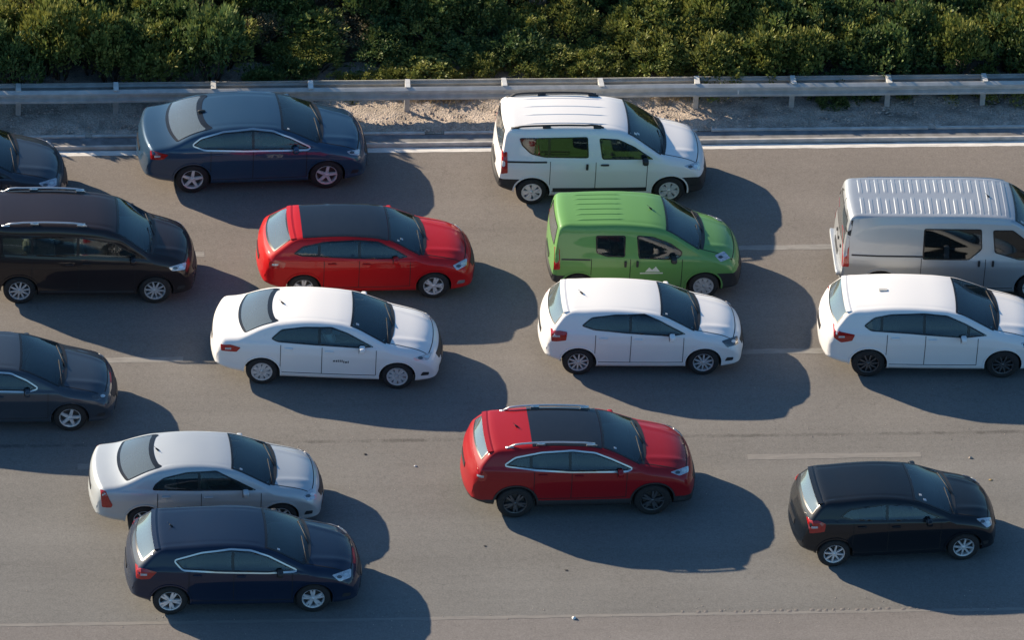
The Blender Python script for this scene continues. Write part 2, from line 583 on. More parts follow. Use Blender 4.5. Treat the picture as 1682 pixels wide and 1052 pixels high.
def build_car(sp, name, label, cat, loc, yaw, paintm, group='cars in the traffic lanes'):
    root = bpy.data.objects.new(name, None)
    C.objects.link(root)
    tag(root, label, cat, group)
    hw, wb, rad = sp['hw'], sp['wb'], sp['R']
    T = round_open([(p[0], p[1] - (.03 if p[1] > 1.2 else 0), p[2] if len(p) > 2 else .1) for p in sp['T']])
    Tx = np.array([p[0] for p in T]); Tz = np.array([p[1] for p in T])
    x0, x1 = Tx[0], Tx[-1]
    xr_end, xf_end = x0, x1
    tum = sp.get('tum', .46) + (.05 if sp.get('tum', 1) < .3 else 0)
    bl = sp['belt']
    blx = [p[0] for p in bl]; blz = [p[1] for p in bl]
    gc = sp.get('gc', .19)
    ws_b, ws_t = sp['ws']
    xr_hdr = sp['xr']
    br, bf = sp.get('bow_r', .17), sp.get('bow_f', .18)
    bwx = [x0, xr_hdr - .3, xr_hdr, xr_hdr + .7, 0, ws_t, ws_b, x1]
    bwa = [-br, -br * .75, -.07, 0, 0, .07, .15, bf]
    f_t = lambda x: float(np.interp(x, Tx, Tz))
    f_bow = lambda x: float(np.interp(x, bwx, bwa))

    def f_w(x):
        w = hw * float(np.interp(x, [x0, x0 + .7, -.3, .5, x1 - .7, x1], [.935, .985, 1, 1, .985, .92]))
        e = min(x - x0, x1 - x); r = sp.get('endr', .13)
        if e < r: w -= r - math.sqrt(max(0, r * r - (r - e) ** 2))
        return w

    def f_b(x):
        return float(np.interp(x, [x0, x0 + .25, -wb / 2, wb / 2, x1 - .3, x1], [.40, .30, gc, gc, gc - .01, .25]))

    def f_belt(x): return min(float(np.interp(x, blx, blz)), f_t(x) - .05)
    crown_r, crown_h = sp.get('crown', .05), .075

    def f_cr(x): return float(np.interp(x, [x0, xr_hdr - .1, xr_hdr, ws_t, ws_b, x1], [.05, .05, crown_r, crown_r, .06, crown_h]))
    us = [0, .05, .12, .22, .5, .76, .82, .93, 1.0]; uv = [.905, .96, .988, .972, .982, 1.0, .989, .976, .955]

    def side(x, z):
        w = f_w(x); b = f_b(x); zb = f_belt(x)
        if z <= zb:
            return w * float(np.interp((z - b) / max(.01, zb - b), us, uv))
        d = z - zb
        return w * .955 - .014 * min(1, d / .03) - tum * d * (0.82 + .28 * d)

    def corner(x):
        t, cr = f_t(x), f_cr(x)
        y = f_w(x) * .8
        for _ in range(30):
            y = .5 * y + .5 * side(x, t - cr * (y / hw) ** 2.2)
        return y, t - cr * (y / hw) ** 2.2

    # stations
    L = np.concatenate([[0], np.cumsum(np.hypot(np.diff(Tx), np.diff(Tz)))])
    n = int(L[-1] / .06)
    xs = list(np.interp(np.linspace(0, L[-1], n), L, Tx))
    for e in (.004, .012, .025, .045, .07, .10, .13, .17): xs += [x0 + e, x1 - e]
    xs = sorted(xs)
    st = [xs[0]]
    for x in xs[1:]:
        if x - st[-1] > .0035: st.append(x)
    st[-1] = x1
    NB, NS, NU, NF, NT = 3, 17, 7, 5, 15
    V = []
    half = 0
    for x in st:
        yc, zc = corner(x)
        t, cr, b, w = f_t(x), f_cr(x), f_b(x), f_w(x)
        zb = f_belt(x)
        r = float(np.interp(x, [x0, x0 + .15, xr_hdr, xr_hdr + .2, ws_t - .1, ws_t + .1, ws_b - .05, ws_b + .15, x1 - .3, x1], [.09, .07, .06, sp.get('fr', .09), sp.get('fr', .09), .05, .05, .10, .13, .10]))
        r = min(r, (zc - b) * .4)
        zt = zc - r
        zs1 = min(zb, zt - .01)
        pts = [(side(x, b) * k, b) for k in (0, .45, .85)]
        for k in range(NS):
            z = b + (zs1 - b) * (k / (NS - 1)); pts.append((side(x, z), z))
        for k in range(1, NU + 1):
            z = zs1 + (zt - zs1) * (k / NU); pts.append((side(x, z), z))
        a = (side(x, zt), zt); y2 = yc - r * 1.1; c_ = (y2, t - cr * (y2 / hw) ** 2.2)
        pts += bez(a, (yc, zc), c_, NF)[1:]
        for k in range(1, NT + 1):
            y = y2 * (1 - k / NT)
            rid = .013 * math.exp(-((y - hw * float(np.interp(x, [ws_b, x1], [.60, .40]))) / .055) ** 2) * float(np.interp(x, [ws_b, ws_b + .15, x1 - .25, x1 - .05], [0, 1, 1, 0]))
            if not sp.get('pano'): rid += -.008 * math.exp(-((y - hw * .60) / .03) ** 2) * float(np.interp(x, [xr_hdr, xr_hdr + .12, ws_t - .12, ws_t], [0, 1, 1, 0]))
            pts.append((y, t - cr * (max(0, y) / hw) ** 2.2 + rid))
        half = len(pts)
        ring = [(-y, z) for (y, z) in pts] + [(y, z) for (y, z) in pts[-2:0:-1]]
        for (y, z) in ring: V.append([x, y, z])
    NR = 2 * half - 2
    F = []
    for k in range(len(st) - 1):
        for i in range(NR):
            F.append([k * NR + i, k * NR + (i + 1) % NR, (k + 1) * NR + (i + 1) % NR, (k + 1) * NR + i])
    for end in (0, 1):
        base = 0 if end == 0 else (len(st) - 1) * NR
        ring = [V[base + i] for i in range(NR)]
        cz = (max(p[2] for p in ring) + min(p[2] for p in ring)) / 2
        prev = [base + i for i in range(NR)]
        dx = -1 if end == 0 else 1
        for kk, q in enumerate((.8, .55, .3)):
            nb = len(V)
            for p in ring: V.append([p[0] + dx * (.006 * (kk + 1)), p[1] * q, cz + (p[2] - cz) * q])
            cur = [nb + i for i in range(NR)]
            for i in range(NR):
                f = [prev[i], prev[(i + 1) % NR], cur[(i + 1) % NR], cur[i]]
                F.append(f[::-1] if end == 0 else f)
            prev = cur
        V.append([ring[0][0] + dx * .022, 0, cz]); cI = len(V) - 1
        for i in range(NR):
            f = [prev[i], prev[(i + 1) % NR], cI]
            F.append(f[::-1] if end == 0 else f)
    for v in V:
        v[0] += f_bow(v[0]) * dome(v[1], hw)
    body0 = mesh_obj('body_work', V, F, [paintm, M['well']], None)
    bm = bmesh.new(); bm.from_mesh(body0.data)
    bmesh.ops.recalc_face_normals(bm, faces=bm.faces)
    bvh = BVHTree.FromBMesh(bm)
    bm.to_mesh(body0.data); bm.free()
    dr = Drape(bvh)

    # wheel arches
    ar = rad + sp.get('arch', .05)
    cut = MB()
    for x in (-wb / 2, wb / 2):
        for sd in (-1, 1):
            b = len(cut.v); nn = 36
            for y in (hw - .32, hw + .15):
                for i in range(nn):
                    a = 2 * PI * i / nn
                    cut.v.append(Vector((x + ar * math.cos(a), sd * y, rad + ar * math.sin(a))))
            for i in range(nn):
                f = [b + i, b + (i + 1) % nn, b + nn + (i + 1) % nn, b + nn + i]
                cut.f.append(f if sd < 0 else f[::-1]); cut.i.append(0)
            f = [b + i for i in range(nn)]; cut.f.append(f[::-1] if sd < 0 else f); cut.i.append(0)
            f = [b + nn + i for i in range(nn)]; cut.f.append(f if sd < 0 else f[::-1]); cut.i.append(0)
    cb = bmesh.new()
    co = cut.build('cutter', M['well'])
    cb.from_mesh(co.data); bmesh.ops.recalc_face_normals(cb, faces=cb.faces); cb.to_mesh(co.data); cb.free()
    md = body0.modifiers.new('b', 'BOOLEAN'); md.operation = 'DIFFERENCE'; md.object = co; md.solver = 'EXACT'
    dg = bpy.context.evaluated_depsgraph_get(); dg.update()
    me2 = bpy.data.meshes.new_from_object(body0.evaluated_get(dg))
    bpy.data.objects.remove(co); bpy.data.objects.remove(body0)
    bm = bmesh.new(); bm.from_mesh(me2)
    for f in bm.faces: f.material_index = 0

    def cut_plane(co_, no_, pred):
        fs = [f for f in bm.faces if pred(f)]
        if not fs: return
        g = set(fs)
        for f in fs: g.update(f.edges); g.update(f.verts)
        bmesh.ops.bisect_plane(bm, geom=list(g), plane_co=co_, plane_no=no_, dist=1e-5)

    # ---- openings
    panes = []                                     # (name, mode, polygon, material, both sides, ring)
    for i, (poly, cuts, gm) in enumerate(sp['dlo']):
        pp = round_closed(poly, sp.get('dr', .05))
        xs_ = [-9] + list(cuts) + [9]
        for a, b in zip(xs_[:-1], xs_[1:]):
            q = clip_x(clip_x(pp, a, True), b, False)
            if len(q) > 2: panes.append(('side_window', 'side', q, gm, True, .028))
    yct, ycb = corner(ws_t)[0], corner(ws_b)[0]
    wp = []
    for k in range(9):
        x = ws_b + (ws_t - ws_b) * k / 8; wp.append((x, -(corner(x)[0] - sp.get('wsm', .065))))
    for k in range(1, 8):
        y0_ = wp[8][1]; wp.append((ws_t, y0_ - 2 * y0_ * k / 8))
    wp += [(p[0], -p[1]) for p in wp[8::-1]]
    for k in range(1, 8):
        y0_ = -wp[0][1]; wp.append((ws_b, y0_ - 2 * y0_ * k / 8))
    wp = [(x + f_bow(x) * dome(y, hw), y) for (x, y) in wp]
    panes.append(('windshield', 'top', wp, 'glass', False, .045))
    zlo, zhi = sp['rg']
    rm_ = sp.get('rgm', .08)
    def x_at(z):      # rear surface position for height z
        k = np.where(Tx < xr_hdr + .25)[0]
        return float(np.interp(z, Tz[k], Tx[k]))
    rp = []
    for k in range(7):
        z = zlo + (zhi - zlo) * k / 6; x = x_at(z + .02)
        rp.append((side(x, z) - rm_, z))
    rp = rp + [(-y, z) for (y, z) in rp[::-1]]
    rp = round_closed(rp, sp.get('rgr', .05))
    panes.append(('rear_window', 'rear', rp, sp.get('rgm_mat', 'glass_rear'), False, sp.get('rring', .022)))

    made = []
    for (nm, mode, poly, gm, both, ring) in panes:
        off = .006
        Vv, Ff, Ii = dr.patch(mode, poly, off, ring)
        made.append((nm, Vv, Ff, Ii, gm, both))
        # cut the hole
        hole = inset(poly, ring * .5)
        hx = [p[0] for p in hole]; hy = [p[1] for p in hole]
        ax = {'side': (0, 2), 'top': (0, 1), 'rear': (1, 2)}[mode]
        dv = {'side': Vector((0, 1, 0)), 'top': Vector((0, 0, 1)), 'rear': Vector((1, 0, 0))}[mode]

        def pred(f, m_=.02):
            c_ = f.calc_center_median()
            u, v = c_[ax[0]], c_[ax[1]]
            if not (min(hx) - m_ - .08 < u < max(hx) + m_ + .08 and min(hy) - m_ - .08 < v < max(hy) + m_ + .08): return False
            if mode == 'side': return abs(c_.y) > hw * .45
            if mode == 'top': return c_.z > .7 and f.normal.z > .1 and c_.x > .1
            return c_.x < xr_hdr + .3 and f.normal.x < -.08
        hh = hole[::1]
        if len(hh) > 22: hh = hh[::2]
        for i in range(len(hh)):
            a, b = hh[i - 1], hh[i]
            e = (b[0] - a[0], b[1] - a[1])
            if math.hypot(*e) < 1e-4: continue
            co_ = [0, 0, 0]; co_[ax[0]] = a[0]; co_[ax[1]] = a[1]
            no_ = [0, 0, 0]; no_[ax[0]] = e[1]; no_[ax[1]] = -e[0]
            lo = min(a[0], b[0]) - .09, min(a[1], b[1]) - .09
            hi = max(a[0], b[0]) + .09, max(a[1], b[1]) + .09
            def pr2(f):
                if not pred(f): return False
                c_ = f.calc_center_median()
                return lo[0] < c_[ax[0]] < hi[0] and lo[1] < c_[ax[1]] < hi[1]
            cut_plane(co_, no_, pr2)
        dead = [f for f in bm.faces if pred(f) and inpoly(f.calc_center_median()[ax[0]], f.calc_center_median()[ax[1]], hh)]
        bmesh.ops.delete(bm, geom=dead, context='FACES')

    # ---- split into panels
    s0, s1, s2 = sp['seams']
    zlow = sp.get('zsill', .33)
    hood_y = sp.get('hoody', hw * .76)
    for x in (s0, s1, s2):
        cut_plane((x, 0, 0), (1, 0, 0), lambda f, x=x: abs(f.calc_center_median().x - x) < .12 and abs(f.calc_center_median().y) > hw * .5)
    cut_plane((0, 0, zlow), (0, 0, 1), lambda f: s0 - .1 < f.calc_center_median().x < s2 + .1 and abs(f.calc_center_median().z - zlow) < .12)
    for y in (-hood_y, hood_y):
        cut_plane((0, y, 0), (0, 1, 0), lambda f: f.calc_center_median().x > ws_b - .1 and f.normal.z > .2)
    zbf, zbr = sp.get('bump', (.60, .60))
    cut_plane((0, 0, zbf), (0, 0, 1), lambda f: f.calc_center_median().x > wb / 2 + .2 and abs(f.calc_center_median().z - zbf) < .15)
    cut_plane((0, 0, zbr), (0, 0, 1), lambda f: f.calc_center_median().x < -wb / 2 - .2 and abs(f.calc_center_median().z - zbr) < .15)
    for z_ in (sp.get('clad', (None, 0))[0],):
        if z_: cut_plane((0, 0, z_), (0, 0, 1), lambda f: abs(f.calc_center_median().z - z_) < .12)
    bm.normal_update()
    clad = sp.get('clad', (None, 0))[0]
    xh_front = min(st, key=lambda v: abs(v - sp.get('xhood', x1 - .16)))
    parts = {}
    for f in bm.faces:
        c_ = f.calc_center_median(); n_ = f.normal
        xx = c_.x
        for _ in range(4): xx = c_.x - f_bow(xx) * dome(c_.y, hw)
        well = False
        for x in (-wb / 2, wb / 2):
            if math.hypot(c_.x - x, c_.z - rad) < ar + .004 and hw - .34 < abs(c_.y) < hw + .02: well = True
        mi = 0
        if well or n_.z < -.85: key = 'underbody'; mi = 'well'
        elif xx > wb / 2 + .2 and c_.z < zbf: key = 'front_bumper'; mi = sp.get('bump_mat')
        elif xx < -wb / 2 - .2 and c_.z < zbr: key = 'rear_bumper'; mi = sp.get('bump_mat')
        elif clad and c_.z < clad: key = 'sill_cladding_r' if c_.y < 0 else 'sill_cladding_l'; mi = 'black'
        elif xx > ws_b and xx < xh_front and abs(c_.y) < hood_y and n_.z > .2: key = 'hood'
        elif s1 < c_.x < s2 and c_.z > zlow and abs(c_.y) > hw * .5 and abs(n_.z) < .62:
            key = 'front_door_r' if c_.y < 0 else 'front_door_l'
        elif s0 < c_.x < s1 and c_.z > zlow and abs(c_.y) > hw * .5 and abs(n_.z) < .62 and not sp.get('no_rear_door'):
            key = 'rear_door_r' if c_.y < 0 else 'rear_door_l'
        elif xx < sp.get('xlid', -9) and abs(c_.y) < hw * .70: key = 'tailgate'
        else: key = 'body'
        parts.setdefault(key, []).append((f, mi))
    for key, fl in parts.items():
        vm = {}
        vs, fs, ns = [], [], []
        for f, mi in fl:
            q = []
            for v in f.verts:
                if v.index not in vm:
                    vm[v.index] = len(vs); vs.append(v.co.copy()); ns.append(v.normal.copy())
                q.append(vm[v.index])
            fs.append(q)
        mi = fl[0][1]
        mt = M[mi] if mi else paintm
        nm = {'sill_cladding_r': 'sill_cladding', 'sill_cladding_l': 'sill_cladding', 'front_door_r': 'front_door', 'front_door_l': 'front_door', 'rear_door_r': 'rear_door', 'rear_door_l': 'rear_door'}.get(key, key)
        if key.startswith('rear_door') and sp.get('slide'): nm = 'sliding_door'
        o = mesh_obj(nm, vs, fs, [mt], root)
        if key != 'underbody':
            o.data.normals_split_custom_set_from_vertices([tuple(n_) for n_ in ns])
    bm.free(); bpy.data.meshes.remove(me2)

    for (nm, Vv, Ff, Ii, gm, both) in made:
        o = mesh_obj(nm, Vv, Ff, [M[gm], M['frit']], root, Ii)
        if both:
            V2, F2 = mirror_y(Vv, Ff); mesh_obj(nm, V2, F2, [M[gm], M['frit']], root, Ii)

    def add(nm, mode, poly, off, mat, mirror=True, parent=root, step=.06):
        Vv, Ff, Ii = dr.patch(mode, poly, off, 0, step)
        # give the patch an edge that sinks into the surface
        Vb, _, _ = dr.patch(mode, poly, -.004, 0, step)
        ec = {}
        for f in Ff:
            for i in range(len(f)):
                e = (f[i - 1], f[i]); ec[e] = 1
        nV = len(Vv); Fx = list(Ff)
        for (a, b) in list(ec):
            if (b, a) not in ec: Fx.append([b, a, nV + a, nV + b])
        VV = list(Vv) + list(Vb)
        o = mesh_obj(nm, VV, Fx, [mat], parent, None, False)
        if mirror:
            V2, F2 = mirror_y(VV, Fx); mesh_obj(nm, V2, F2, [mat], parent, None, False)
        return o

    def rib(nm, mode, line, w, off, mat, closed=False, mirror=True, parent=root):
        Vv, Ff = dr.ribbon(mode, line, w, off, closed)
        o = mesh_obj(nm, Vv, Ff, [mat], parent, None, False)
        if mirror:
            V2, F2 = mirror_y(Vv, Ff); mesh_obj(nm, V2, F2, [mat], parent, None, False)
        return o

    # ---- panel gaps, drawn as dark seams sunk between the panels
    belt_here = lambda x: f_belt(x) - .02
    def arch_z(x):
        d = min(abs(x + wb / 2), abs(x - wb / 2))
        return rad + math.sqrt(max(0, ar * ar - d * d)) + .01 if d < ar else zlow
    for x in ((s0, s1, s2) if not sp.get('no_rear_door') else (s1, s2)):
        zl = max(zlow, arch_z(x))
        rib('door_seam', 'side', [(x, zl), (x + .0, belt_here(x) + .0)], .012, .003, M['gap'])
    rib('sill_seam', 'side', [(s0 if not sp.get('no_rear_door') else s1, zlow), (s2, zlow)], .012, .003, M['gap'])
    hl = [(ws_b - .02 + f_bow(ws_b) * dome(hood_y, hw), -hood_y), (xh_front + f_bow(xh_front) * dome(hood_y, hw), -hood_y)]
    rib('hood_seam', 'top', hl, .014, .003, M['gap'])
    fl_ = []
    for k in range(13):
        y = -hood_y + 2 * hood_y * k / 12; fl_.append((xh_front + f_bow(xh_front) * dome(y, hw), y))
    rib('hood_seam', 'top', fl_, .014, .003, M['gap'], False, False)
    # cowl under the windshield, with wipers
    cw = []
    yb = ycb - .10
    for k in range(13):
        y = -yb + 2 * yb * k / 12; cw.append((ws_b - .005 + f_bow(ws_b) * dome(y, hw), y))
    for k in range(13):
        y = yb - 2 * yb * k / 12; cw.append((ws_b + .075 + f_bow(ws_b) * dome(y, hw), y))
    add('cowl_panel', 'top', cw, .004, M['black'], False)
    for (ya, yb_, ln) in ((-.12, .60, 0), (-.66, .04, 0)):
        pa = dr.hit('top', ws_b + .03 + f_bow(ws_b) * dome(ya, hw), ya, .02)
        pb = dr.hit('top', ws_b - .10 + f_bow(ws_b) * dome(yb_ * .8, hw), min(yb_, .55), .02)
        m = MB(); m.tube([pa, pb], .009, 5); m.build('wiper', M['black'], root, True)
    # stickers in the near upper corner of the windshield
    for q in range(rnd.choice((0, 1, 1, 2))):
        sx = ws_t + rnd.uniform(.10, .26); sy = -(corner(sx)[0] - rnd.uniform(.13, .2)) + .10 * q
        sx += f_bow(sx) * dome(sy, hw); e_ = rnd.uniform(.018, .028)
        add('windshield_sticker', 'top', [(sx - e_, sy - e_), (sx + e_, sy - e_), (sx + e_, sy + e_), (sx - e_, sy + e_)], .009, M[rnd.choice(('rim_dull', 'satin', 'platew'))], False)
    # chrome around the side windows
    if sp.get('chrome'):
        for (poly, cuts, gm) in sp['dlo'][:1]:
            q = inset(round_closed(poly, sp.get('dr', .05)), -.012)
            rib('window_trim', 'side', q, .026, .011, M['chrome'], True)
    for (poly) in sp.get('black_side', ()): add('trim_strip', 'side', poly, .008, M['black'])
    # rolled lips of the wheel arches
    for xw in (-wb / 2, wb / 2):
        arc = []
        a0 = math.asin(max(-1, min(1, (zlow - .08 - rad) / ar)))
        for k in range(17):
            a = a0 + (PI - 2 * a0) * k / 16
            arc.append((xw + (ar + .014) * math.cos(a), rad + (ar + .014) * math.sin(a)))
        rib('arch_lip', 'side', arc, .03, .012, M['black'] if clad else paintm)
    # lamps
    if sp.get('head'):
        dr.py = -.8 * hw
        h = round_closed(sp['head'], .03)
        add('headlight', 'diag', h, .008, M[sp.get('head_mat', 'clear_lens')])
        hx0 = min(p[0] for p in h); hx1 = max(p[0] for p in h)
        for (t, mt, rr_) in ((.36, 'lamp_dark', .036), (.70, 'chrome', .034)):
            x = hx0 + (hx1 - hx0) * t
            zs_ = [p[1] for p in dense(h, .01) if abs(p[0] - x) < .02]
            zz_ = (max(zs_) + min(zs_)) / 2
            cpoly = [(x + math.cos(a) * rr_ * 1.4, zz_ + math.sin(a) * rr_) for a in [2 * PI * q / 12 for q in range(12)]]
            add('lamp_bowl', 'diag', cpoly, .013, M[mt], True, root, .05)
    if sp.get('tail'):
        add('tail_light', 'side', round_closed(sp['tail'], .02), .009, M['red_lens'])
        if sp.get('tail_in'): add('tail_light', 'rear', [(-p[0], p[1]) for p in sp['tail_in']], .008, M['red_lens'])
        tx_ = [p[0] for p in sp['tail']]; tz_ = [p[1] for p in sp['tail']]
        if not sp.get('tail_plain'):
            mx, mz = min(tx_) * .6 + max(tx_) * .4, sum(tz_) / len(tz_)
            add('reverse_lamp', 'side', [(mx - .07, mz - .035), (mx + .05, mz - .03), (mx + .05, mz + .01), (mx - .07, mz + .005)], .014, M['clear_lens'])
    # rear plate, handle, front grille and plate
    zp = sp.get('zplate', .72)
    add('number_plate', 'rear', [(-.26, zp - .055), (.26, zp - .055), (.26, zp + .055), (-.26, zp + .055)], .012, M['plate'], False)
    zg = sp.get('zgrille', .56)
    add('grille', 'front', round_closed([(-.42, zg - .06), (.42, zg - .06), (.5, zg + .10), (-.5, zg + .10)], .04), .006, M['black'], False)
    add('lower_grille', 'front', round_closed([(-.5, .27), (.5, .27), (.46, .37), (-.46, .37)], .03), .006, M['black'], False)
    add('number_plate', 'front', [(-.26, .40), (.26, .40), (.26, .50), (-.26, .50)], .014, M['plate'], False)
    if sp.get('fog', True):
        add('fog_lamp', 'side', round_closed([(x1 - .22, .33), (x1 - .06, .35), (x1 - .05, .42), (x1 - .18, .42)], .02), .006, M[sp.get('fog_mat', 'black')])
    # door handles
    hm = paintm if not sp.get('handle_black') else M['black']
    for (hx, hz, vert) in sp.get('handles', [(s1 + .14, f_belt(s1) - .10, 0), (s0 + .16, f_belt(s0) - .09, 0)]):
        for sd in (-1, 1):
            p = dr.hit('side', hx, hz, .016)
            m = MB(); d_ = (.05, .03, .14) if vert else (.17, .03, .035)
            m.rbox((p.x, p.y * (1 if sd < 0 else -1), p.z), d_, .4); m.build('door_handle', hm, root, True)
    # mirrors
    mxp = sp['mirror']
    for sd in (-1, 1):
        p = dr.hit('side', mxp[0], mxp[1], 0)
        py = p.y * (1 if sd < 0 else -1)
        m = MB()
        m.rbox((p.x + .0, py + sd * .125, p.z + .005), (.12, .18, .125), .55)
        m.box((p.x + .02, py + sd * .04, p.z - .01), (.06, .12, .035))
        mo = m.build('side_mirror', M['black'] if sp.get('mirror_black') else paintm, root, True)
        g = MB(); g.box((p.x - .064, py + sd * .13, p.z + .005), (.006, .14, .09)); g.build('mirror_glass', M['pano'], mo)
    # roof extras
    if sp.get('rails'):
        xa, xb, yy, rmat = sp['rails']
        for sd in (-1, 1):
            pts = []
            for k in range(15):
                t = k / 14; x = xa + (xb - xa) * t
                h = .055 * min(1, math.sin(PI * min(max(t, 0), 1)) * 4)
                yk = min(yy, corner(x)[0] - .06)
                p = dr.hit('top', x, -yk, h + .004); pts.append((p.x, p.y * (-sd), p.z))
            m = MB(); m.tube(pts, .021, 7)
            for t in (0.04, .38, .96):
                k = int(t * 14); q = pts[k]; m.box((q[0], q[1], q[2] - .03), (.16, .05, .06))
            m.build('roof_rail', M[rmat], root, True)
    if sp.get('pano'):
        xa, xb = sp['pano']; pl = []
        for x in np.linspace(xa, xb, 9): pl.append((x, -(corner(x)[0] - .045)))
        pl = [(x + (f_bow(x) * dome(y, hw)), y) for x, y in pl]
        nb_ = len(pl); xe = pl[-1][0]; ye = pl[-1][1]
        pl += [(xb + f_bow(xb) * dome(ye * t, hw), ye * t) for t in (.7, .4, .1, -.1, -.4, -.7)]
        pl += [(x, -y) for x, y in pl[nb_ - 1::-1]]
        add('panorama_roof', 'top', pl, .005, M['pano'], False)
    if sp.get('antenna'):
        ax_ = sp['antenna']
        p = dr.hit('top', ax_, 0, 0)
        m = MB(); m.tube([(p.x, p.y, p.z), (p.x - .05, p.y, p.z + .05)], .022, 6, 0, .012); m.tube([(p.x - .02, p.y, p.z + .03), (p.x - .09, p.y, p.z + .10)], .004, 5)
        m.build('antenna', M['black'], root, True)
    if sp.get('fin'):
        p = dr.hit('top', sp['fin'], 0, 0)
        m = MB(); m.rbox((p.x, 0, p.z + .02), (.16, .05, .07), .8); m.build('antenna_fin', M['black'], root, True)
    if sp.get('spoiler'):
        zz = sp['spoiler']
        y_ = corner(xr_hdr)[0] - .05
        m = MB()
        xk = x_at(zz) ; nn = 12
        for k in range(nn + 1):
            y = -y_ + 2 * y_ * k / nn
            px = f_bow(xr_hdr) * dome(y, hw)
            for (dx, dz) in ((.06, .0), (-.02, .012), (-.10, -.005), (-.10, -.028), (.02, -.03)):
                m.v.append(Vector((xr_hdr + dx + px, y, f_t(xr_hdr) - f_cr(xr_hdr) * (abs(y) / hw) ** 2.2 + dz)))
        for k in range(nn):
            for j in range(5):
                a, b = k * 5 + j, k * 5 + (j + 1) % 5
                m.f.append([a, b, b + 5, a + 5]); m.i.append(0)
        m.f.append([0, 1, 2, 3, 4]); m.i.append(0); m.f.append([nn * 5 + j for j in (4, 3, 2, 1, 0)]); m.i.append(0)
        m.build('roof_spoiler', M['black'] if sp.get('spoiler_black') else paintm, root, False)
    if sp.get('hood_crease'):
        pass
    # ---- cabin
    m = MB()
    zc0 = .36; ztop = f_belt(0) - .03; yw = hw * .80
    xf_, xb_ = ws_b - .05, xr_hdr - sp.get('shelf', .30)
    m.box(((xf_ + xb_) / 2, 0, zc0), (xf_ - xb_, yw * 2, .04))
    for sd in (-1, 1): m.box(((xf_ + xb_) / 2, sd * (yw - .01), (zc0 + ztop) / 2), (xf_ - xb_, .04, ztop - zc0))
    m.box((xb_, 0, (zc0 + ztop) / 2), (.05, yw * 2, ztop - zc0))
    m.box((xf_, 0, (zc0 + ztop) / 2 - .02), (.05, yw * 2, ztop - zc0))
    xs_end = sp.get('xbench', -.85) - .38
    if xs_end > xb_ + .1: m.box(((xs_end + xb_) / 2, 0, ztop - .05), (xs_end - xb_, yw * 1.9, .03))
    m.build('cabin_tub', M['cabin'], root)
    m = MB(); m.rbox((xf_ - .28, 0, ztop - .06), (.52, yw * 1.96, .20), .35)
    m.build('dashboard', M['dash'], root, True)
    sc = sp.get('seat', 'grey')
    xs1 = sp.get('xseat', .18); zs = sp.get('zseat', -.02)
    for sd in (-1, 1):
        o = bpy.data.objects.new('seat', CAB['front' + sc]); C.objects.link(o); o.parent = root; o.location = (xs1, sd * .36, zs)
    if not sp.get('cargo'):
        o = bpy.data.objects.new('rear_bench', CAB['rear' + sc]); C.objects.link(o); o.parent = root; o.location = (sp.get('xbench', -.85), 0, zs)
    o = bpy.data.objects.new('steering_wheel', CAB['wheel']); C.objects.link(o); o.parent = root
    o.location = (xf_ - .58, .36, ztop - .02); o.rotation_euler = (0, .35, 0)
    add_wheels(root, wb, hw, rad, sp['style'], sp.get('steer', 0))
    root.location = (loc[0], loc[1], 0)
    root.rotation_euler = (0, 0, R(yaw))
    return root, dr, add, rib


SP = {}
SP['insignia'] = dict(hw=.928, wb=2.737, R=.335, T=[(-2.24, .60), (-2.22, .86, .05), (-2.15, 1.06, .06), (-1.72, 1.13, .2), (-1.22, 1.40, .3), (-.45, 1.495, .5), (.38, 1.43, .35), (1.17, 1.06, .08), (1.84, .90, .25), (2.03, .72, .1), (2.08, .48)],
    belt=[(-2.3, 1.02), (-1.2, 1.03), (1, .95), (2.1, .80)], ws=(1.13, .40), xr=-1.20, rg=(1.15, 1.385), rgm=.09, xlid=-1.74,
    dlo=[([(-1.37, 1.13), (-1.20, 1.25), (-.74, 1.35), (-.15, 1.38), (.26, 1.33), (.62, 1.20), (1.02, 1.0), (.97, .97), (-.3, 1.0), (-1.13, 1.04)], (-.14,), 'glass')],
    chrome=True, seams=(-1.0, -.14, .95), head=[(1.77,.8),(2.06,.85),(2.03,.69),(1.84,.72)], tail=[(-2.22, 1.0), (-2.10, 1.01), (-1.86, .95), (-1.97, .85), (-2.22, .84)],
    mirror=(.72, 1.02), style='five', antenna=None, fin=-1.12, seat='dark', head_mat='clear_lens', tum=.42)
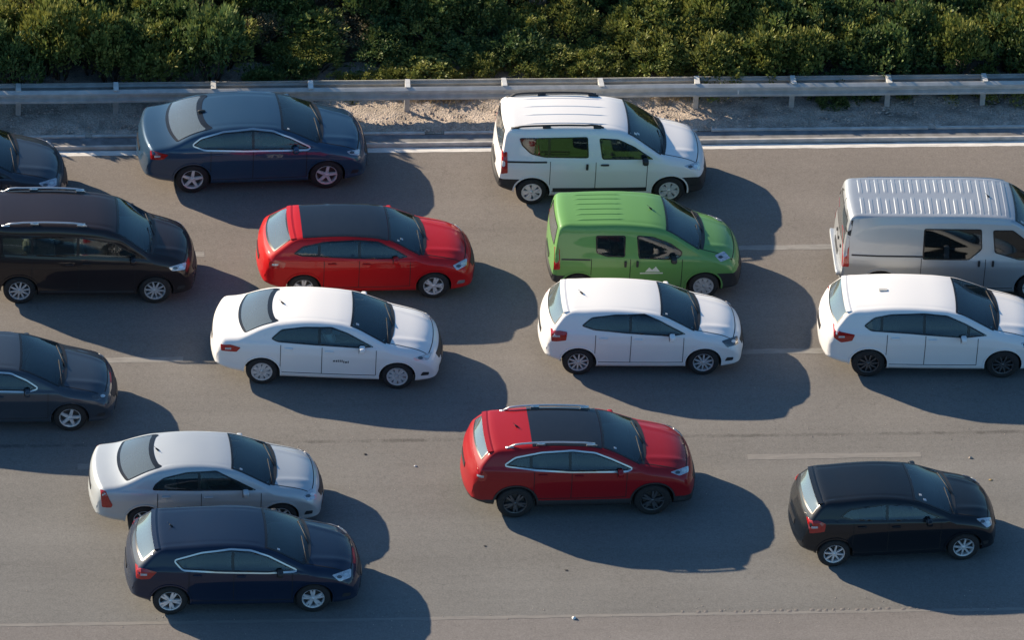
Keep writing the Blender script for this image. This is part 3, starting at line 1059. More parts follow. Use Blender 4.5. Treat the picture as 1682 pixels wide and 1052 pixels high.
SP['dokker'] = dict(hw=.875, wb=2.81, R=.31, T=[(-2.06, .55), (-2.04, .90, .1), (-2.0, 1.25, .2), (-1.93, 1.68, .08), (-1.84, 1.77, .12), (-.6, 1.80, .5), (.40, 1.72, .35), (1.17, 1.13, .08), (1.78, .99, .25), (1.98, .80, .12), (2.03, .48)],
    belt=[(-2.1, 1.08), (-1, 1.07), (1, 1.02), (2, .86)], ws=(1.15, .48), xr=-1.86, rg=(1.18, 1.62), rgm=.12, xlid=-1.90, tum=.19, fr=.12, bow_r=.08, crown=.06, endr=.10,
    dlo=[([(-1.70, 1.54), (-.30, 1.56), (-.27, 1.11), (-1.17, 1.13), (-1.45, 1.20), (-1.64, 1.38)], (-1.08,), 'glass_dark'), ([(-.07, 1.53), (.33, 1.50), (.66, 1.34), (1.06, 1.06), (.0, 1.08)], (), 'glass')],
    seams=(-1.05, -.12, .93), slide=True, head=[(1.68,.82),(2.02,.93),(2.03,.71),(1.81,.73)], tail=[(-2.03, 1.24), (-1.93, 1.24), (-1.91, .78), (-2.04, .74)], tail_plain=True,
    bump=(.62, .62), bump_mat='black', black_side=[[(-.98, .32), (.93, .32), (.93, .41), (-.98, .41)], [(-1.92, 1.02), (-1.12, 1.02), (-1.12, 1.055), (-1.92, 1.055)]],
    handles=[(.06, .97, 0), (-.30, .93, 1)], handle_black=True, mirror=(.88, 1.08), mirror_black=True, rails=(-1.78, .02, .58, 'black'), style='steel', seat='grey', xbench=-.80, zseat=.08, shelf=.0, arch=.06, xseat=.12, wsm=.06, zplate=.72)
SP['trafic'] = dict(hw=.952, wb=3.098, R=.335, T=[(-2.33, .55), (-2.31, 1.0, .1), (-2.26, 1.55, .1), (-2.19, 1.87, .05), (-2.11, 1.93, .06), (.3, 1.95, .4), (1.0, 1.91, .3), (1.72, 1.32, .12), (2.12, 1.08, .2), (2.32, .78, .1), (2.36, .48)],
    belt=[(-2.3, 1.05), (0, 1.05), (1.6, 1.02), (2.3, .85)], ws=(1.70, 1.05), xr=-2.14, rg=(1.18, 1.72), rgm=.13, xlid=-2.2, tum=.13, fr=.06, crown=.03, bow_r=.05, endr=.08,
    dlo=[([(-.74, 1.66), (.42, 1.66), (.45, 1.22), (.20, 1.0), (-.74, 1.0)], (), 'glass_dark'), ([(.64, 1.64), (1.05, 1.64), (1.55, 1.25), (1.62, 1.0), (1.2, 1.0), (.70, 1.15)], (), 'glass_dark')],
    seams=(-.76, .53, 1.55), slide=True, head=[(1.95,.9),(2.15,1.05),(2.3,.9),(2.2,.75)], tail=[(-2.32, 1.44), (-2.22, 1.44), (-2.20, .80), (-2.33, .78)], tail_plain=True, bump=(.55, .62), bump_mat=None,
    black_side=[[(-2.16, 1.045), (-.74, 1.045), (-.74, 1.075), (-2.16, 1.075)], [(-2.255, 1.80), (-2.16, 1.80), (-2.20, 1.46), (-2.29, 1.46)]],
    handles=[(.40, .93, 1), (.68, .93, 1)], handle_black=True, mirror=(1.45, 1.08), mirror_black=True, style='steel', seat='grey', cargo=True, xseat=.95, zseat=.2, shelf=0, antenna=.62, arch=.07)
SP['caddy'] = dict(hw=.897, wb=2.682, R=.32, T=[(-2.03, .55), (-2.01, .9, .1), (-1.97, 1.3, .2), (-1.88, 1.70, .1), (-1.77, 1.78, .1), (-.5, 1.80, .5), (.46, 1.69, .35), (1.17, 1.14, .1), (1.72, 1.0, .28), (1.93, .80, .15), (1.99, .48)],
    belt=[(-2.1, 1.10), (0, 1.08), (1, 1.04), (2, .86)], ws=(1.15, .52), xr=-1.8, rg=(1.18, 1.62), rgm=.12, xlid=-1.9, tum=.19, fr=.11, bow_r=.1,
    dlo=[([(-1.70, 1.52), (-.21, 1.54), (.50, 1.42), (1.10, 1.08), (-.17, 1.11), (-1.70, 1.16)], (-1.1, -.19), 'glass')],
    seams=(-1.1, -.17, .94), slide=True, head=[(1.60,.78),(1.96,.91),(1.93,.73),(1.68,.69)], tail=[(-2.02, 1.2), (-1.9, 1.2), (-1.9, .8), (-2.02, .78)], tail_plain=True,
    mirror=(.90, 1.09), rails=(-1.62, -.02, .60, 'satin'), style='ten', seat='beige', zseat=.08, shelf=0, handles=[(-.02, .98, 0), (-.36, .96, 0)],
    black_side=[[(-.95, .30), (.93, .30), (.93, .325), (-.95, .325)]])
SP['rapid'] = dict(hw=.853, wb=2.602, R=.31, T=[(-2.0, .60), (-1.99, .85, .04), (-1.93, 1.04, .06), (-1.50, 1.38, .1), (-1.38, 1.425, .1), (-.5, 1.46, .5), (.30, 1.39, .3), (.98, 1.01, .08), (1.66, .88, .25), (1.92, .70, .1), (1.98, .48)],
    belt=[(-2, 1.0), (0, .98), (1, .93), (2, .78)], ws=(.96, .34), xr=-1.42, rg=(1.09, 1.35), rgm=.08, xlid=-1.46,
    dlo=[([(-1.52, 1.10), (-1.33, 1.24), (-.88, 1.32), (-.25, 1.34), (.18, 1.30), (.52, 1.15), (.78, 1.0), (.6, .97), (-.14, .99), (-1.33, 1.05)], (-1.0, -.20), 'glass')],
    seams=(-.90, -.20, .82), head=[(1.67,.71),(1.98,.88),(1.96,.71),(1.76,.59)], tail=[(-2.0, .98), (-1.85, .98), (-1.66, .93), (-1.70, .82), (-1.98, .80)],
    pano=(-1.29, .335), mirror=(.52, 1.0), style='fivetwin', seat='dark', spoiler=1.38, fog_mat='chrome', hood_y=.6)
SP['green'] = dict(hw=.858, wb=2.513, R=.305, T=[(-1.76, .55), (-1.75, .9, .1), (-1.71, 1.3, .2), (-1.64, 1.64, .06), (-1.55, 1.71, .1), (-.4, 1.73, .4), (.36, 1.64, .3), (1.10, 1.13, .08), (1.58, .99, .25), (1.82, .80, .15), (1.88, .48)],
    belt=[(-2, 1.02), (0, 1.0), (1, .98), (1.9, .86)], ws=(1.08, .42), xr=-1.58, rg=(1.16, 1.56), rgm=.14, xlid=-1.62, tum=.19, fr=.09, bow_r=.07, endr=.10,
    dlo=[([(-.95, 1.47), (-.35, 1.47), (-.35, 1.02), (-.72, 1.03), (-.93, 1.10)], (), 'glass'), ([(-.13, 1.47), (.20, 1.44), (.56, 1.30), (.80, 1.12), (.78, 1.02), (.64, .96), (-.08, .99)], (), 'glass')],
    seams=(-1.02, -.24, .80), slide=True, head=[(1.45,.96),(1.66,1.06),(1.78,.89),(1.57,.8)], tail=[(-1.75, 1.18), (-1.66, 1.18), (-1.64, .74), (-1.76, .70)], tail_plain=True, bump=(.60, .58), bump_mat='black',
    black_side=[[(-1.62, .955), (-1.04, .955), (-1.04, .985), (-1.62, .985)]], handles=[(-.10, .88, 1), (-.34, .88, 1)], handle_black=True, mirror=(.62, 1.02), mirror_black=True, style='cover',
    seat='grey', xbench=-.75, zseat=.08, shelf=0, arch=.055, xseat=.1, antenna=.22, fog=False)
SP['p301'] = dict(hw=.874, wb=2.652, R=.31, T=[(-2.17, .60), (-2.15, .86, .05), (-2.08, 1.02, .06), (-1.74, 1.07, .15), (-1.20, 1.36, .25), (-.5, 1.46, .5), (.30, 1.40, .3), (1.05, 1.02, .08), (1.68, .89, .25), (1.94, .70, .12), (2.0, .48)],
    belt=[(-2.2, .98), (-1.2, .99), (1, .93), (2, .78)], ws=(1.02, .33), xr=-1.18, rg=(1.10, 1.335), rgm=.085, xlid=-1.76,
    dlo=[([(-1.17, 1.07), (-.97, 1.25), (-.52, 1.31), (.01, 1.32), (.34, 1.22), (.86, .97), (.54, .95), (-.33, .98), (-1.04, 1.01)], (-.22,), 'glass')],
    seams=(-.97, -.16, .90), head=[(1.62,.67),(2.0,.84),(1.92,.64),(1.68,.62)], head_mat='lamp_clearw', tail=[(-2.14, .90), (-1.95, .92), (-1.75, .87), (-1.83, .77), (-2.13, .77)],
    mirror=(.62, .98), style='cover', antenna=-.95, seat='dark')
SP['polo'] = dict(hw=.841, wb=2.47, R=.31, T=[(-1.80, .60), (-1.79, .86, .05), (-1.74, 1.03, .08), (-1.49, 1.37, .08), (-1.38, 1.42, .08), (-.55, 1.46, .5), (.28, 1.38, .3), (1.0, 1.01, .08), (1.58, .89, .25), (1.84, .70, .12), (1.88, .48)],
    belt=[(-2, 1.0), (0, .97), (1, .92), (2, .78)], ws=(.97, .31), xr=-1.41, rg=(1.09, 1.36), rgm=.07, xlid=-1.45,
    dlo=[([(-1.21, 1.13), (-1.01, 1.29), (-.55, 1.34), (.04, 1.34), (.35, 1.23), (.87, .97), (.57, .94), (-.38, 1.0), (-.96, 1.05)], (-.24,), 'glass')],
    seams=(-.92, -.22, .82), head=[(1.57,.74),(1.91,.87),(1.92,.67),(1.69,.59)], head_mat='lamp_dark', tail=[(-1.80, 1.02), (-1.62, 1.03), (-1.48, 1.01), (-1.50, .84), (-1.78, .80)],
    mirror=(.58, .97), style='ten', antenna=-1.15, seat='grey', spoiler=1.38)
SP['bmw'] = dict(hw=.90, wb=2.67, R=.325, T=[(-2.07, .60), (-2.07, .88, .05), (-2.0, 1.09, .08), (-1.76, 1.42, .08), (-1.66, 1.475, .08), (-.8, 1.55, .5), (.27, 1.49, .35), (1.07, 1.08, .08), (1.66, .95, .25), (1.94, .76, .12), (2.0, .48)],
    belt=[(-2, 1.06), (0, 1.02), (1, .96), (2, .82)], ws=(1.05, .30), xr=-1.68, rg=(1.15, 1.40), rgm=.08, xlid=-1.72, bow_r=.2,
    dlo=[([(-1.48, 1.18), (-1.27, 1.34), (-.94, 1.40), (-.29, 1.42), (.17, 1.38), (.53, 1.24), (.99, 1.0), (.49, .97), (-.52, 1.04), (-1.33, 1.08)], (-1.12, -.28, .60), 'glass')],
    seams=(-1.0, -.24, .80), head=[(1.65,.76),(1.9,.85),(1.9,.68),(1.7,.64)], tail=[(-2.06, 1.12), (-1.93, 1.06), (-1.64, 1.01), (-1.69, .88), (-1.9, .83), (-2.05, .92)],
    mirror=(.50, 1.0), style='darkten', seat='dark', spoiler=1.42, zplate=.78)
SP['cla'] = dict(hw=.888, wb=2.70, R=.32, T=[(-2.2, .6), (-2.15, .95, .05), (-2.05, 1.02, .08), (-1.8, 1.05, .1), (-1.1, 1.33, .3), (-.4, 1.43, .5), (.35, 1.37, .3), (1.15, .99, .08), (1.78, .85, .25), (2.02, .68, .12), (2.08, .46)],
    belt=[(-2, .98), (1, .92), (2, .76)], ws=(1.08, .32), xr=-1.15, rg=(1.1, 1.3), xlid=-1.8,
    dlo=[([(-1.1, 1.05), (-.7, 1.22), (-.2, 1.29), (.2, 1.26), (.5, 1.14), (.72, 1.0), (.55, .95), (-.3, .97), (-1.0, 1.0)], (-.22,), 'glass')], chrome=True,
    seams=(-1, -.16, .92), head=[(1.74,.75),(2.08,.85),(2.0,.67),(1.83,.64)], head_mat='lamp_dark', tail=[(-2.2, .9), (-1.9, .9), (-1.9, .8), (-2.2, .8)], mirror=(.52, .98), style='five', seat='dark')
SP['corolla'] = dict(hw=.855, wb=2.60, R=.31, T=[(-2.13, .60), (-2.12, .88, .05), (-2.06, 1.04, .06), (-1.70, 1.08, .15), (-1.09, 1.37, .2), (-.5, 1.46, .5), (.28, 1.39, .3), (1.06, 1.0, .08), (1.68, .87, .25), (1.91, .70, .12), (1.97, .48)],
    belt=[(-2.2, .97), (1, .91), (2, .76)], ws=(1.04, .31), xr=-1.08, rg=(1.11, 1.345), rgm=.08, xlid=-1.72,
    dlo=[([(-1.16, .985), (-1.10, 1.10), (-.93, 1.21), (-.49, 1.30), (.07, 1.31), (.48, 1.12), (.84, .94), (-.3, .96)], (-.26,), 'glass')],
    seams=(-1.05, -.22, .92), head=[(1.72,.69),(1.88,.87),(1.98,.82),(1.96,.64),(1.81,.57)], tail=[(-2.13, .98), (-2.03, .98), (-1.90, .68), (-1.93, .62), (-2.10, .62)], tail_plain=True,
    mirror=(.62, .95), style='seven', antenna=-1.0, seat='beige')
SP['astra'] = dict(hw=.907, wb=2.685, R=.325, T=[(-1.98, .60), (-1.97, .88, .05), (-1.90, 1.07, .08), (-1.57, 1.40, .08), (-1.47, 1.445, .08), (-.35, 1.51, .5), (.37, 1.44, .35), (1.14, 1.05, .08), (1.78, .91, .25), (2.04, .72, .12), (2.10, .48)],
    belt=[(-2, 1.04), (0, .99), (1, .94), (2.1, .79)], ws=(1.10, .38), xr=-1.50, rg=(1.13, 1.375), rgm=.08, xlid=-1.54,
    dlo=[([(-1.27, 1.20), (-.77, 1.32), (-.22, 1.37), (.15, 1.34), (.48, 1.24), (1.02, .97), (.48, .96), (-.5, 1.0), (-1.12, 1.04)], (-.18,), 'glass')], chrome=True,
    seams=(-1.0, -.16, .94), head=[(1.68,.77),(2.06,.9),(2.05,.71),(1.83,.62)], tail=[(-1.99, 1.04), (-1.80, 1.05), (-1.60, 1.0), (-1.73, .86), (-1.98, .84)],
    mirror=(.70, .99), mirror_black=True, style='fivetwin', antenna=-1.28, seat='dark', spoiler=1.41)
SP['kadjar'] = dict(hw=.918, wb=2.646, R=.35, T=[(-2.08, .62), (-2.07, .95, .05), (-2.0, 1.17, .08), (-1.80, 1.44, .1), (-1.70, 1.51, .1), (-.85, 1.60, .5), (.27, 1.54, .35), (1.02, 1.15, .08), (1.66, 1.02, .25), (1.95, .85, .14), (2.02, .52)],
    belt=[(-2, 1.14), (0, 1.08), (1, 1.04), (2, .90)], ws=(1.0, .28), xr=-1.73, rg=(1.24, 1.42), rgm=.12, xlid=-1.78, gc=.24, bow_r=.2,
    dlo=[([(-1.55, 1.21), (-1.35, 1.34), (-.85, 1.42), (-.26, 1.44), (.18, 1.39), (.5, 1.27), (.90, 1.09), (.79, 1.06), (-.26, 1.08), (-.96, 1.13)], (-1.05, -.30), 'glass')], chrome=True,
    seams=(-.98, -.26, .80), zsill=.46, head=[(1.64,.91),(2.03,1.04),(2.02,.90),(1.82,.82)], head_mat='clear_lens', tail=[(-2.08, 1.10), (-1.95, 1.11), (-1.88, 1.04), (-1.92, .90), (-2.07, .88)],
    clad=(.42, 0), bump=(.42, .44), bump_mat='black', mirror=(.66, 1.08), rails=(-1.45, .22, .60, 'satin'), style='dark', seat='dark', pano=(-1.02, .275), antenna=-1.25, spoiler=1.49, arch=.065, zplate=.85)
SP['corsa'] = dict(hw=.869, wb=2.511, R=.31, T=[(-1.80, .6), (-1.79, .88, .05), (-1.73, 1.08, .08), (-1.51, 1.37, .08), (-1.42, 1.43, .08), (-.5, 1.485, .5), (.2, 1.41, .35), (.95, 1.05, .08), (1.48, .94, .25), (1.74, .76, .14), (1.79, .48)],
    belt=[(-2, 1.05), (0, 1.0), (1, .95), (1.8, .82)], ws=(.92, .20), xr=-1.45, rg=(1.14, 1.37), rgm=.07, xlid=-1.5,
    dlo=[([(-1.20, 1.13), (-1.0, 1.27), (-.34, 1.33), (.18, 1.30), (.78, 1.02), (.6, .99), (-.34, 1.02), (-.95, 1.06)], (-.28,), 'glass')],
    seams=(-.92, -.24, .78), head=[(1.47,.88),(1.80,.89),(1.80,.72),(1.68,.66)], tail=[(-1.80, 1.06), (-1.62, 1.08), (-1.46, 1.02), (-1.48, .86), (-1.76, .82)],
    mirror=(.52, 1.02), style='eight', seat='beige', spoiler=1.40)
M['lamp_clearw'] = simple('milky_lamp', (0.5, 0.5, 0.5), 0.2, 0.1, 0.6, 0.25, 20)

# ------------------------------------------------------------------ ground, road, gutter, verge
def mat_asphalt(name, base, warm, dark_edge=True):
    m, nt, b = nodes_of(name)
    b.inputs['Roughness'].default_value = 0.88
    b.inputs['Specular IOR Level'].default_value = 0.3
    tc = nt.nodes.new('ShaderNodeTexCoord')

    def noise(scale, detail=4, rough=.6, stretch=None):
        n = nt.nodes.new('ShaderNodeTexNoise')
        n.inputs['Scale'].default_value = scale; n.inputs['Detail'].default_value = detail; n.inputs['Roughness'].default_value = rough
        if stretch:
            mp = nt.nodes.new('ShaderNodeMapping'); mp.inputs['Scale'].default_value = stretch
            nt.links.new(tc.outputs['Object'], mp.inputs['Vector']); nt.links.new(mp.outputs[0], n.inputs['Vector'])
        else: nt.links.new(tc.outputs['Object'], n.inputs['Vector'])
        return n.outputs['Fac']

    def rng(s, a, b_, lo, hi):
        r = nt.nodes.new('ShaderNodeMapRange')
        for i, v in enumerate((a, b_, lo, hi)): r.inputs[i + 1].default_value = v
        nt.links.new(s, r.inputs[0]); return r.outputs[0]

    def mul(a, c):
        q = nt.nodes.new('ShaderNodeMath'); q.operation = 'MULTIPLY'; nt.links.new(a, q.inputs[0]); nt.links.new(c, q.inputs[1]); return q.outputs[0]
    grain = rng(noise(26, 4, .85), .3, .7, .74, 1.26)
    mid = rng(noise(8, 6, .8), .3, .7, .87, 1.13)
    big = rng(noise(.35, 3), .3, .7, .93, 1.07)
    streak = rng(noise(1.0, 5, .6, (.05, 2.6, 1)), .35, .65, .965, 1.035)
    # polished wheel tracks and oil line, repeating across the lanes
    sep = nt.nodes.new('ShaderNodeSeparateXYZ'); nt.links.new(tc.outputs['Object'], sep.inputs[0])
    a1 = nt.nodes.new('ShaderNodeMath'); a1.operation = 'MULTIPLY_ADD'; a1.inputs[1].default_value = 2 * PI / 1.83; a1.inputs[2].default_value = .4
    nt.links.new(sep.outputs['Y'], a1.inputs[0])
    sn = nt.nodes.new('ShaderNodeMath'); sn.operation = 'SINE'; nt.links.new(a1.outputs[0], sn.inputs[0])
    track = rng(sn.outputs[0], -1, 1, .965, 1.03)
    # two blackish joint lines with crumbled edges
    def line(y, w, depth, nz):
        s = nt.nodes.new('ShaderNodeMath'); s.operation = 'SUBTRACT'; s.inputs[1].default_value = y; nt.links.new(sep.outputs['Y'], s.inputs[0])
        wob = nt.nodes.new('ShaderNodeMath'); wob.operation = 'MULTIPLY_ADD'; wob.inputs[1].default_value = .10; nt.links.new(noise(6, 4, .7), wob.inputs[0]); nt.links.new(s.outputs[0], wob.inputs[2])
        sh = nt.nodes.new('ShaderNodeMath'); sh.operation = 'SUBTRACT'; sh.inputs[1].default_value = .05; nt.links.new(wob.outputs[0], sh.inputs[0])
        ab = nt.nodes.new('ShaderNodeMath'); ab.operation = 'ABSOLUTE'; nt.links.new(sh.outputs[0], ab.inputs[0])
        core = rng(ab.outputs[0], w * .3, w, 1, 0)
        pres = rng(noise(1.4, 5, .8), .42, .58, .15, 1)
        k = mul(core, pres)
        return rng(k, 0, 1, 1, depth)
    f = mul(mul(mul(grain, mid), mul(big, streak)), track)
    f = mul(f, mul(line(-4.02, .075, .60, 0), line(2.02, .04, .9, 0)))
    # fine cracks and repaired spots
    vr = nt.nodes.new('ShaderNodeTexVoronoi'); vr.feature = 'DISTANCE_TO_EDGE'; vr.inputs['Scale'].default_value = .55
    wv = nt.nodes.new('ShaderNodeMapping'); wv.inputs['Scale'].default_value = (.5, 1, 1)
    vadd = nt.nodes.new('ShaderNodeVectorMath'); vadd.operation = 'ADD'
    nn = nt.nodes.new('ShaderNodeTexNoise'); nn.inputs['Scale'].default_value = 1.6; nn.inputs['Detail'].default_value = 6
    nt.links.new(tc.outputs['Object'], nn.inputs['Vector'])
    nt.links.new(tc.outputs['Object'], vadd.inputs[0]); nt.links.new(nn.outputs['Color'], vadd.inputs[1])
    nt.links.new(vadd.outputs[0], wv.inputs['Vector']); nt.links.new(wv.outputs[0], vr.inputs['Vector'])
    ck = rng(vr.outputs['Distance'], .0, .006, .88, 1)
    f = mul(f, ck)
    mx = nt.nodes.new('ShaderNodeMix'); mx.data_type = 'RGBA'
    mx.inputs['A'].default_value = (*base, 1); mx.inputs['B'].default_value = (*warm, 1)
    # the upper lanes are browner than the lower ones
    wf = rng(sep.outputs['Y'], -7, 5, 0, 1)
    wn_ = nt.nodes.new('ShaderNodeMath'); wn_.operation = 'MULTIPLY_ADD'; wn_.inputs[1].default_value = .5
    nt.links.new(noise(.25, 3), wn_.inputs[0]); nt.links.new(wf, wn_.inputs[2])
    w2 = rng(wn_.outputs[0], .25, 1.25, 0, 1)
    nt.links.new(w2, mx.inputs['Factor'])
    sc = nt.nodes.new('ShaderNodeVectorMath'); sc.operation = 'SCALE'
    nt.links.new(mx.outputs['Result'], sc.inputs[0]); nt.links.new(f, sc.inputs['Scale'])
    nt.links.new(sc.outputs[0], b.inputs['Base Color'])
    bp = nt.nodes.new('ShaderNodeBump'); bp.inputs['Strength'].default_value = .35; bp.inputs['Distance'].default_value = .01
    nt.links.new(noise(90, 3, .7), bp.inputs['Height']); nt.links.new(bp.outputs[0], b.inputs['Normal'])
    return m


M['asphalt'] = mat_asphalt('worn_asphalt', (0.162, 0.162, 0.158), (0.178, 0.162, 0.149))
M['shoulder'] = mat_asphalt('shoulder_asphalt', (0.180, 0.170, 0.165), (0.18, 0.17, 0.165))
M['gutter'] = simple('dark_gutter_asphalt', (0.16, 0.165, 0.175), 0.9, 0, 0, 0.3, 5)
M['concrete'] = simple('pale_concrete', (0.50, 0.48, 0.45), 0.9, 0, 0, 0.25, 4)
M['band'] = simple('grey_concrete_band', (0.155, 0.165, 0.18), 0.9, 0, 0, 0.2, 6)
M['stone'] = simple('verge_stone', (0.42, 0.35, 0.295), 0.9, 0, 0, 0.35, 3)
M['white_line'] = None


def worn_line(name, col, wear_lo, wear_hi, scale=7):
    m, nt, b = nodes_of(name)
    b.inputs['Roughness'].default_value = .8
    tc = nt.nodes.new('ShaderNodeTexCoord')
    n = nt.nodes.new('ShaderNodeTexNoise'); n.inputs['Scale'].default_value = scale; n.inputs['Detail'].default_value = 8; n.inputs['Roughness'].default_value = .75
    mp = nt.nodes.new('ShaderNodeMapping'); mp.inputs['Scale'].default_value = (.35, 2.2, 1)
    nt.links.new(tc.outputs['Object'], mp.inputs['Vector']); nt.links.new(mp.outputs[0], n.inputs['Vector'])
    r = nt.nodes.new('ShaderNodeMapRange'); r.inputs[1].default_value = .35; r.inputs[2].default_value = .65; r.inputs[3].default_value = wear_lo; r.inputs[4].default_value = wear_hi
    nt.links.new(n.outputs['Fac'], r.inputs[0])
    mx = nt.nodes.new('ShaderNodeMix'); mx.data_type = 'RGBA'
    mx.inputs['A'].default_value = (0.165, 0.16, 0.155, 1); mx.inputs['B'].default_value = (*col, 1)
    nt.links.new(r.outputs[0], mx.inputs['Factor']); nt.links.new(mx.outputs['Result'], b.inputs['Base Color'])
    return m


M['edge_line'] = worn_line('edge_line_paint', (0.72, 0.71, 0.68), .55, 1.1)
M['dash_line'] = worn_line('faded_dash_paint', (0.29, 0.285, 0.27), .1, 1.0)
M['faint_line'] = worn_line('faint_line_paint', (0.235, 0.225, 0.21), .0, .9)


def sheet(name, x0, x1, y0, y1, z, mat, nx=1, ny=1):
    V, F = [], []
    for j in range(ny + 1):
        for i in range(nx + 1): V.append((x0 + (x1 - x0) * i / nx, y0 + (y1 - y0) * j / ny, z))
    for j in range(ny):
        for i in range(nx):
            a = j * (nx + 1) + i; F.append([a, a + 1, a + nx + 2, a + nx + 1])
    return tag(mesh_obj(name, V, F, mat, None, None, False), kind='structure')


def mat_soil(name, c1, c2, c3):
    m, nt, b = nodes_of(name)
    b.inputs['Roughness'].default_value = .95
    tc = nt.nodes.new('ShaderNodeTexCoord')
    n = nt.nodes.new('ShaderNodeTexNoise'); n.inputs['Scale'].default_value = 2.2; n.inputs['Detail'].default_value = 9; n.inputs['Roughness'].default_value = .7
    nt.links.new(tc.outputs['Object'], n.inputs['Vector'])
    cr = nt.nodes.new('ShaderNodeValToRGB')
    cr.color_ramp.elements[0].position = .34; cr.color_ramp.elements[0].color = (*c1, 1)
    cr.color_ramp.elements[1].position = .66; cr.color_ramp.elements[1].color = (*c3, 1)
    e = cr.color_ramp.elements.new(.5); e.color = (*c2, 1)
    nt.links.new(n.outputs['Fac'], cr.inputs[0])
    n2 = nt.nodes.new('ShaderNodeTexNoise'); n2.inputs['Scale'].default_value = 28; n2.inputs['Detail'].default_value = 4
    nt.links.new(tc.outputs['Object'], n2.inputs['Vector'])
    r = nt.nodes.new('ShaderNodeMapRange'); r.inputs[1].default_value = .3; r.inputs[2].default_value = .7; r.inputs[3].default_value = .7; r.inputs[4].default_value = 1.25
    nt.links.new(n2.outputs['Fac'], r.inputs[0])
    sc = nt.nodes.new('ShaderNodeVectorMath'); sc.operation = 'SCALE'
    nt.links.new(cr.outputs[0], sc.inputs[0]); nt.links.new(r.outputs[0], sc.inputs['Scale']); nt.links.new(sc.outputs[0], b.inputs['Base Color'])
    bp = nt.nodes.new('ShaderNodeBump'); bp.inputs['Strength'].default_value = .8; bp.inputs['Distance'].default_value = .05
    nt.links.new(n2.outputs['Fac'], bp.inputs['Height']); nt.links.new(bp.outputs[0], b.inputs['Normal'])
    return m


M['verge'] = mat_soil('sandy_verge', (.24, .205, .17), (.42, .36, .305), (.56, .48, .41))
M['soil'] = mat_soil('dry_soil', (.055, .045, .032), (.10, .08, .055), (.15, .12, .085))

sheet('ground', -900, 900, -900, 900, -.35, M['soil'])
sheet('road', -90, 90, -9.72, 6.30, 0, M['asphalt'])
sheet('shoulder', -90, 90, -22, -9.72, 0, M['shoulder'])

# low concrete kerb along the edge line, a darker strip on top of it and a thin pale edging
def run(name, prof, mat, x0=-90, x1=90, n=90):
    V = []; F = []
    for k in range(n + 1):
        x = x0 + (x1 - x0) * k / n
        for (y, z) in prof: V.append((x, y + .008 * math.sin(k * 1.7), z))
    m_ = len(prof)
    for k in range(n):
        for i in range(m_ - 1):
            a_ = k * m_ + i; F.append([a_, a_ + m_, a_ + m_ + 1, a_ + 1])
    return tag(mesh_obj(name, V, F, mat, None, None, False), kind='structure')


run('kerb', [(6.225, -.05), (6.23, .075), (6.245, .085), (6.275, .085)], M['concrete'])
run('gutter', [(6.275, .085), (6.33, .072), (6.53, .072), (6.56, .08)], M['gutter'])
x = -90.0
vv, ff = [], []
while x < 90:
    l = rnd.uniform(1.2, 5.0); g = rnd.uniform(.1, .9)
    b = len(vv)
    for z in (-.03, .105 + rnd.uniform(0, .008)):
        for (xx, yy) in ((x, 6.56), (x + l, 6.56), (x + l, 6.635), (x, 6.635)): vv.append((xx, yy, z))
    for f in ((4, 5, 6, 7), (0, 1, 5, 4), (1, 2, 6, 5), (2, 3, 7, 6), (3, 0, 4, 7)): ff.append([b + k for k in f])
    x += l + g
tag(mesh_obj('edging', vv, ff, M['concrete'], None, None, False), kind='structure')

# markings
def strip(name, xa, xb, y, w, mat, z=.003):
    n = max(1, int((xb - xa) / .22))
    V, F = [], []
    for i in range(n + 1):
        xx = xa + (xb - xa) * i / n + (rnd.uniform(-.03, .03) if 0 < i < n else 0)
        V += [(xx, y - w / 2 + rnd.uniform(-.012, .012), z), (xx, y + w / 2 + rnd.uniform(-.012, .012), z)]
    for i in range(n): F.append([2 * i, 2 * i + 2, 2 * i + 3, 2 * i + 1])
    return tag(mesh_obj(name, V, F, mat, None, None, False), kind='structure')


strip('edge_line', -90, 90, 6.11, .18, M['edge_line'])
for y, xa in ((2.43, 3.6), (-1.20, 3.0), (-4.73, 4.2)):
    for k in range(-6, 7):
        a = xa + k * 13.0
        if y == -1.20 and k == 0: a = xa
        strip('lane_dash', a, a + 3.4, y, .17, M['dash_line'] if y > -2 else M['faint_line'])
strip('shoulder_line', -90, 90, -9.72, .09, M['faint_line'], .003)

# rumble marks along the lower edge line
rv, rf = [], []
x = 2.4
while x < 60:
    b = len(rv); w = rnd.uniform(.05, .09); y = -9.66 + rnd.uniform(-.02, .02)
    for (xx, yy, zz) in ((x, y - .04, .004), (x + w, y - .04, .004), (x + w, y + .04, .004), (x, y + .04, .004), (x + w / 2, y, .012)): rv.append((xx, yy, zz))
    for f in ((0, 1, 4), (1, 2, 4), (2, 3, 4), (3, 0, 4)): rf.append([b + k for k in f])
    x += rnd.choice((.14, .14, .15, .29))
tag(mesh_obj('rumble_marks', rv, rf, M['shoulder'], None, None, False), kind='structure')

# verge (uneven sand between gutter and guard rail) and the hillside behind
def nz(x, y, s=1.0):
    return (math.sin(x * 1.7 * s + y * 2.3) + math.sin(x * .63 * s - y * 1.1 + 2) + math.sin(x * 3.9 * s + 1.3 * y + 4) * .5 + math.sin(x * 7.7 * s - 5.1 * y) * .3) / 2.8
NX, NY = 520, 26
vv, ff = [], []
for j in range(NY + 1):
    y = 6.60 + (9.2 - 6.60) * j / NY
    for i in range(NX + 1):
        xx = -32 + 64 * i / NX
        yy = y + (0.05 * nz(xx * 2.3, 0) if 0 < j < NY else 0)
        e = min(1, (y - 6.60) / .25)
        z = .065 + .02 * e + .03 * max(0, y - 7.2) + .028 * e * nz(xx * 2, y * 5) + .02 * e * rnd.uniform(-1, 1)
        vv.append((xx, yy, z))
for j in range(NY):
    for i in range(NX):
        a = j * (NX + 1) + i; ff.append([a, a + 1, a + NX + 2, a + NX + 1])
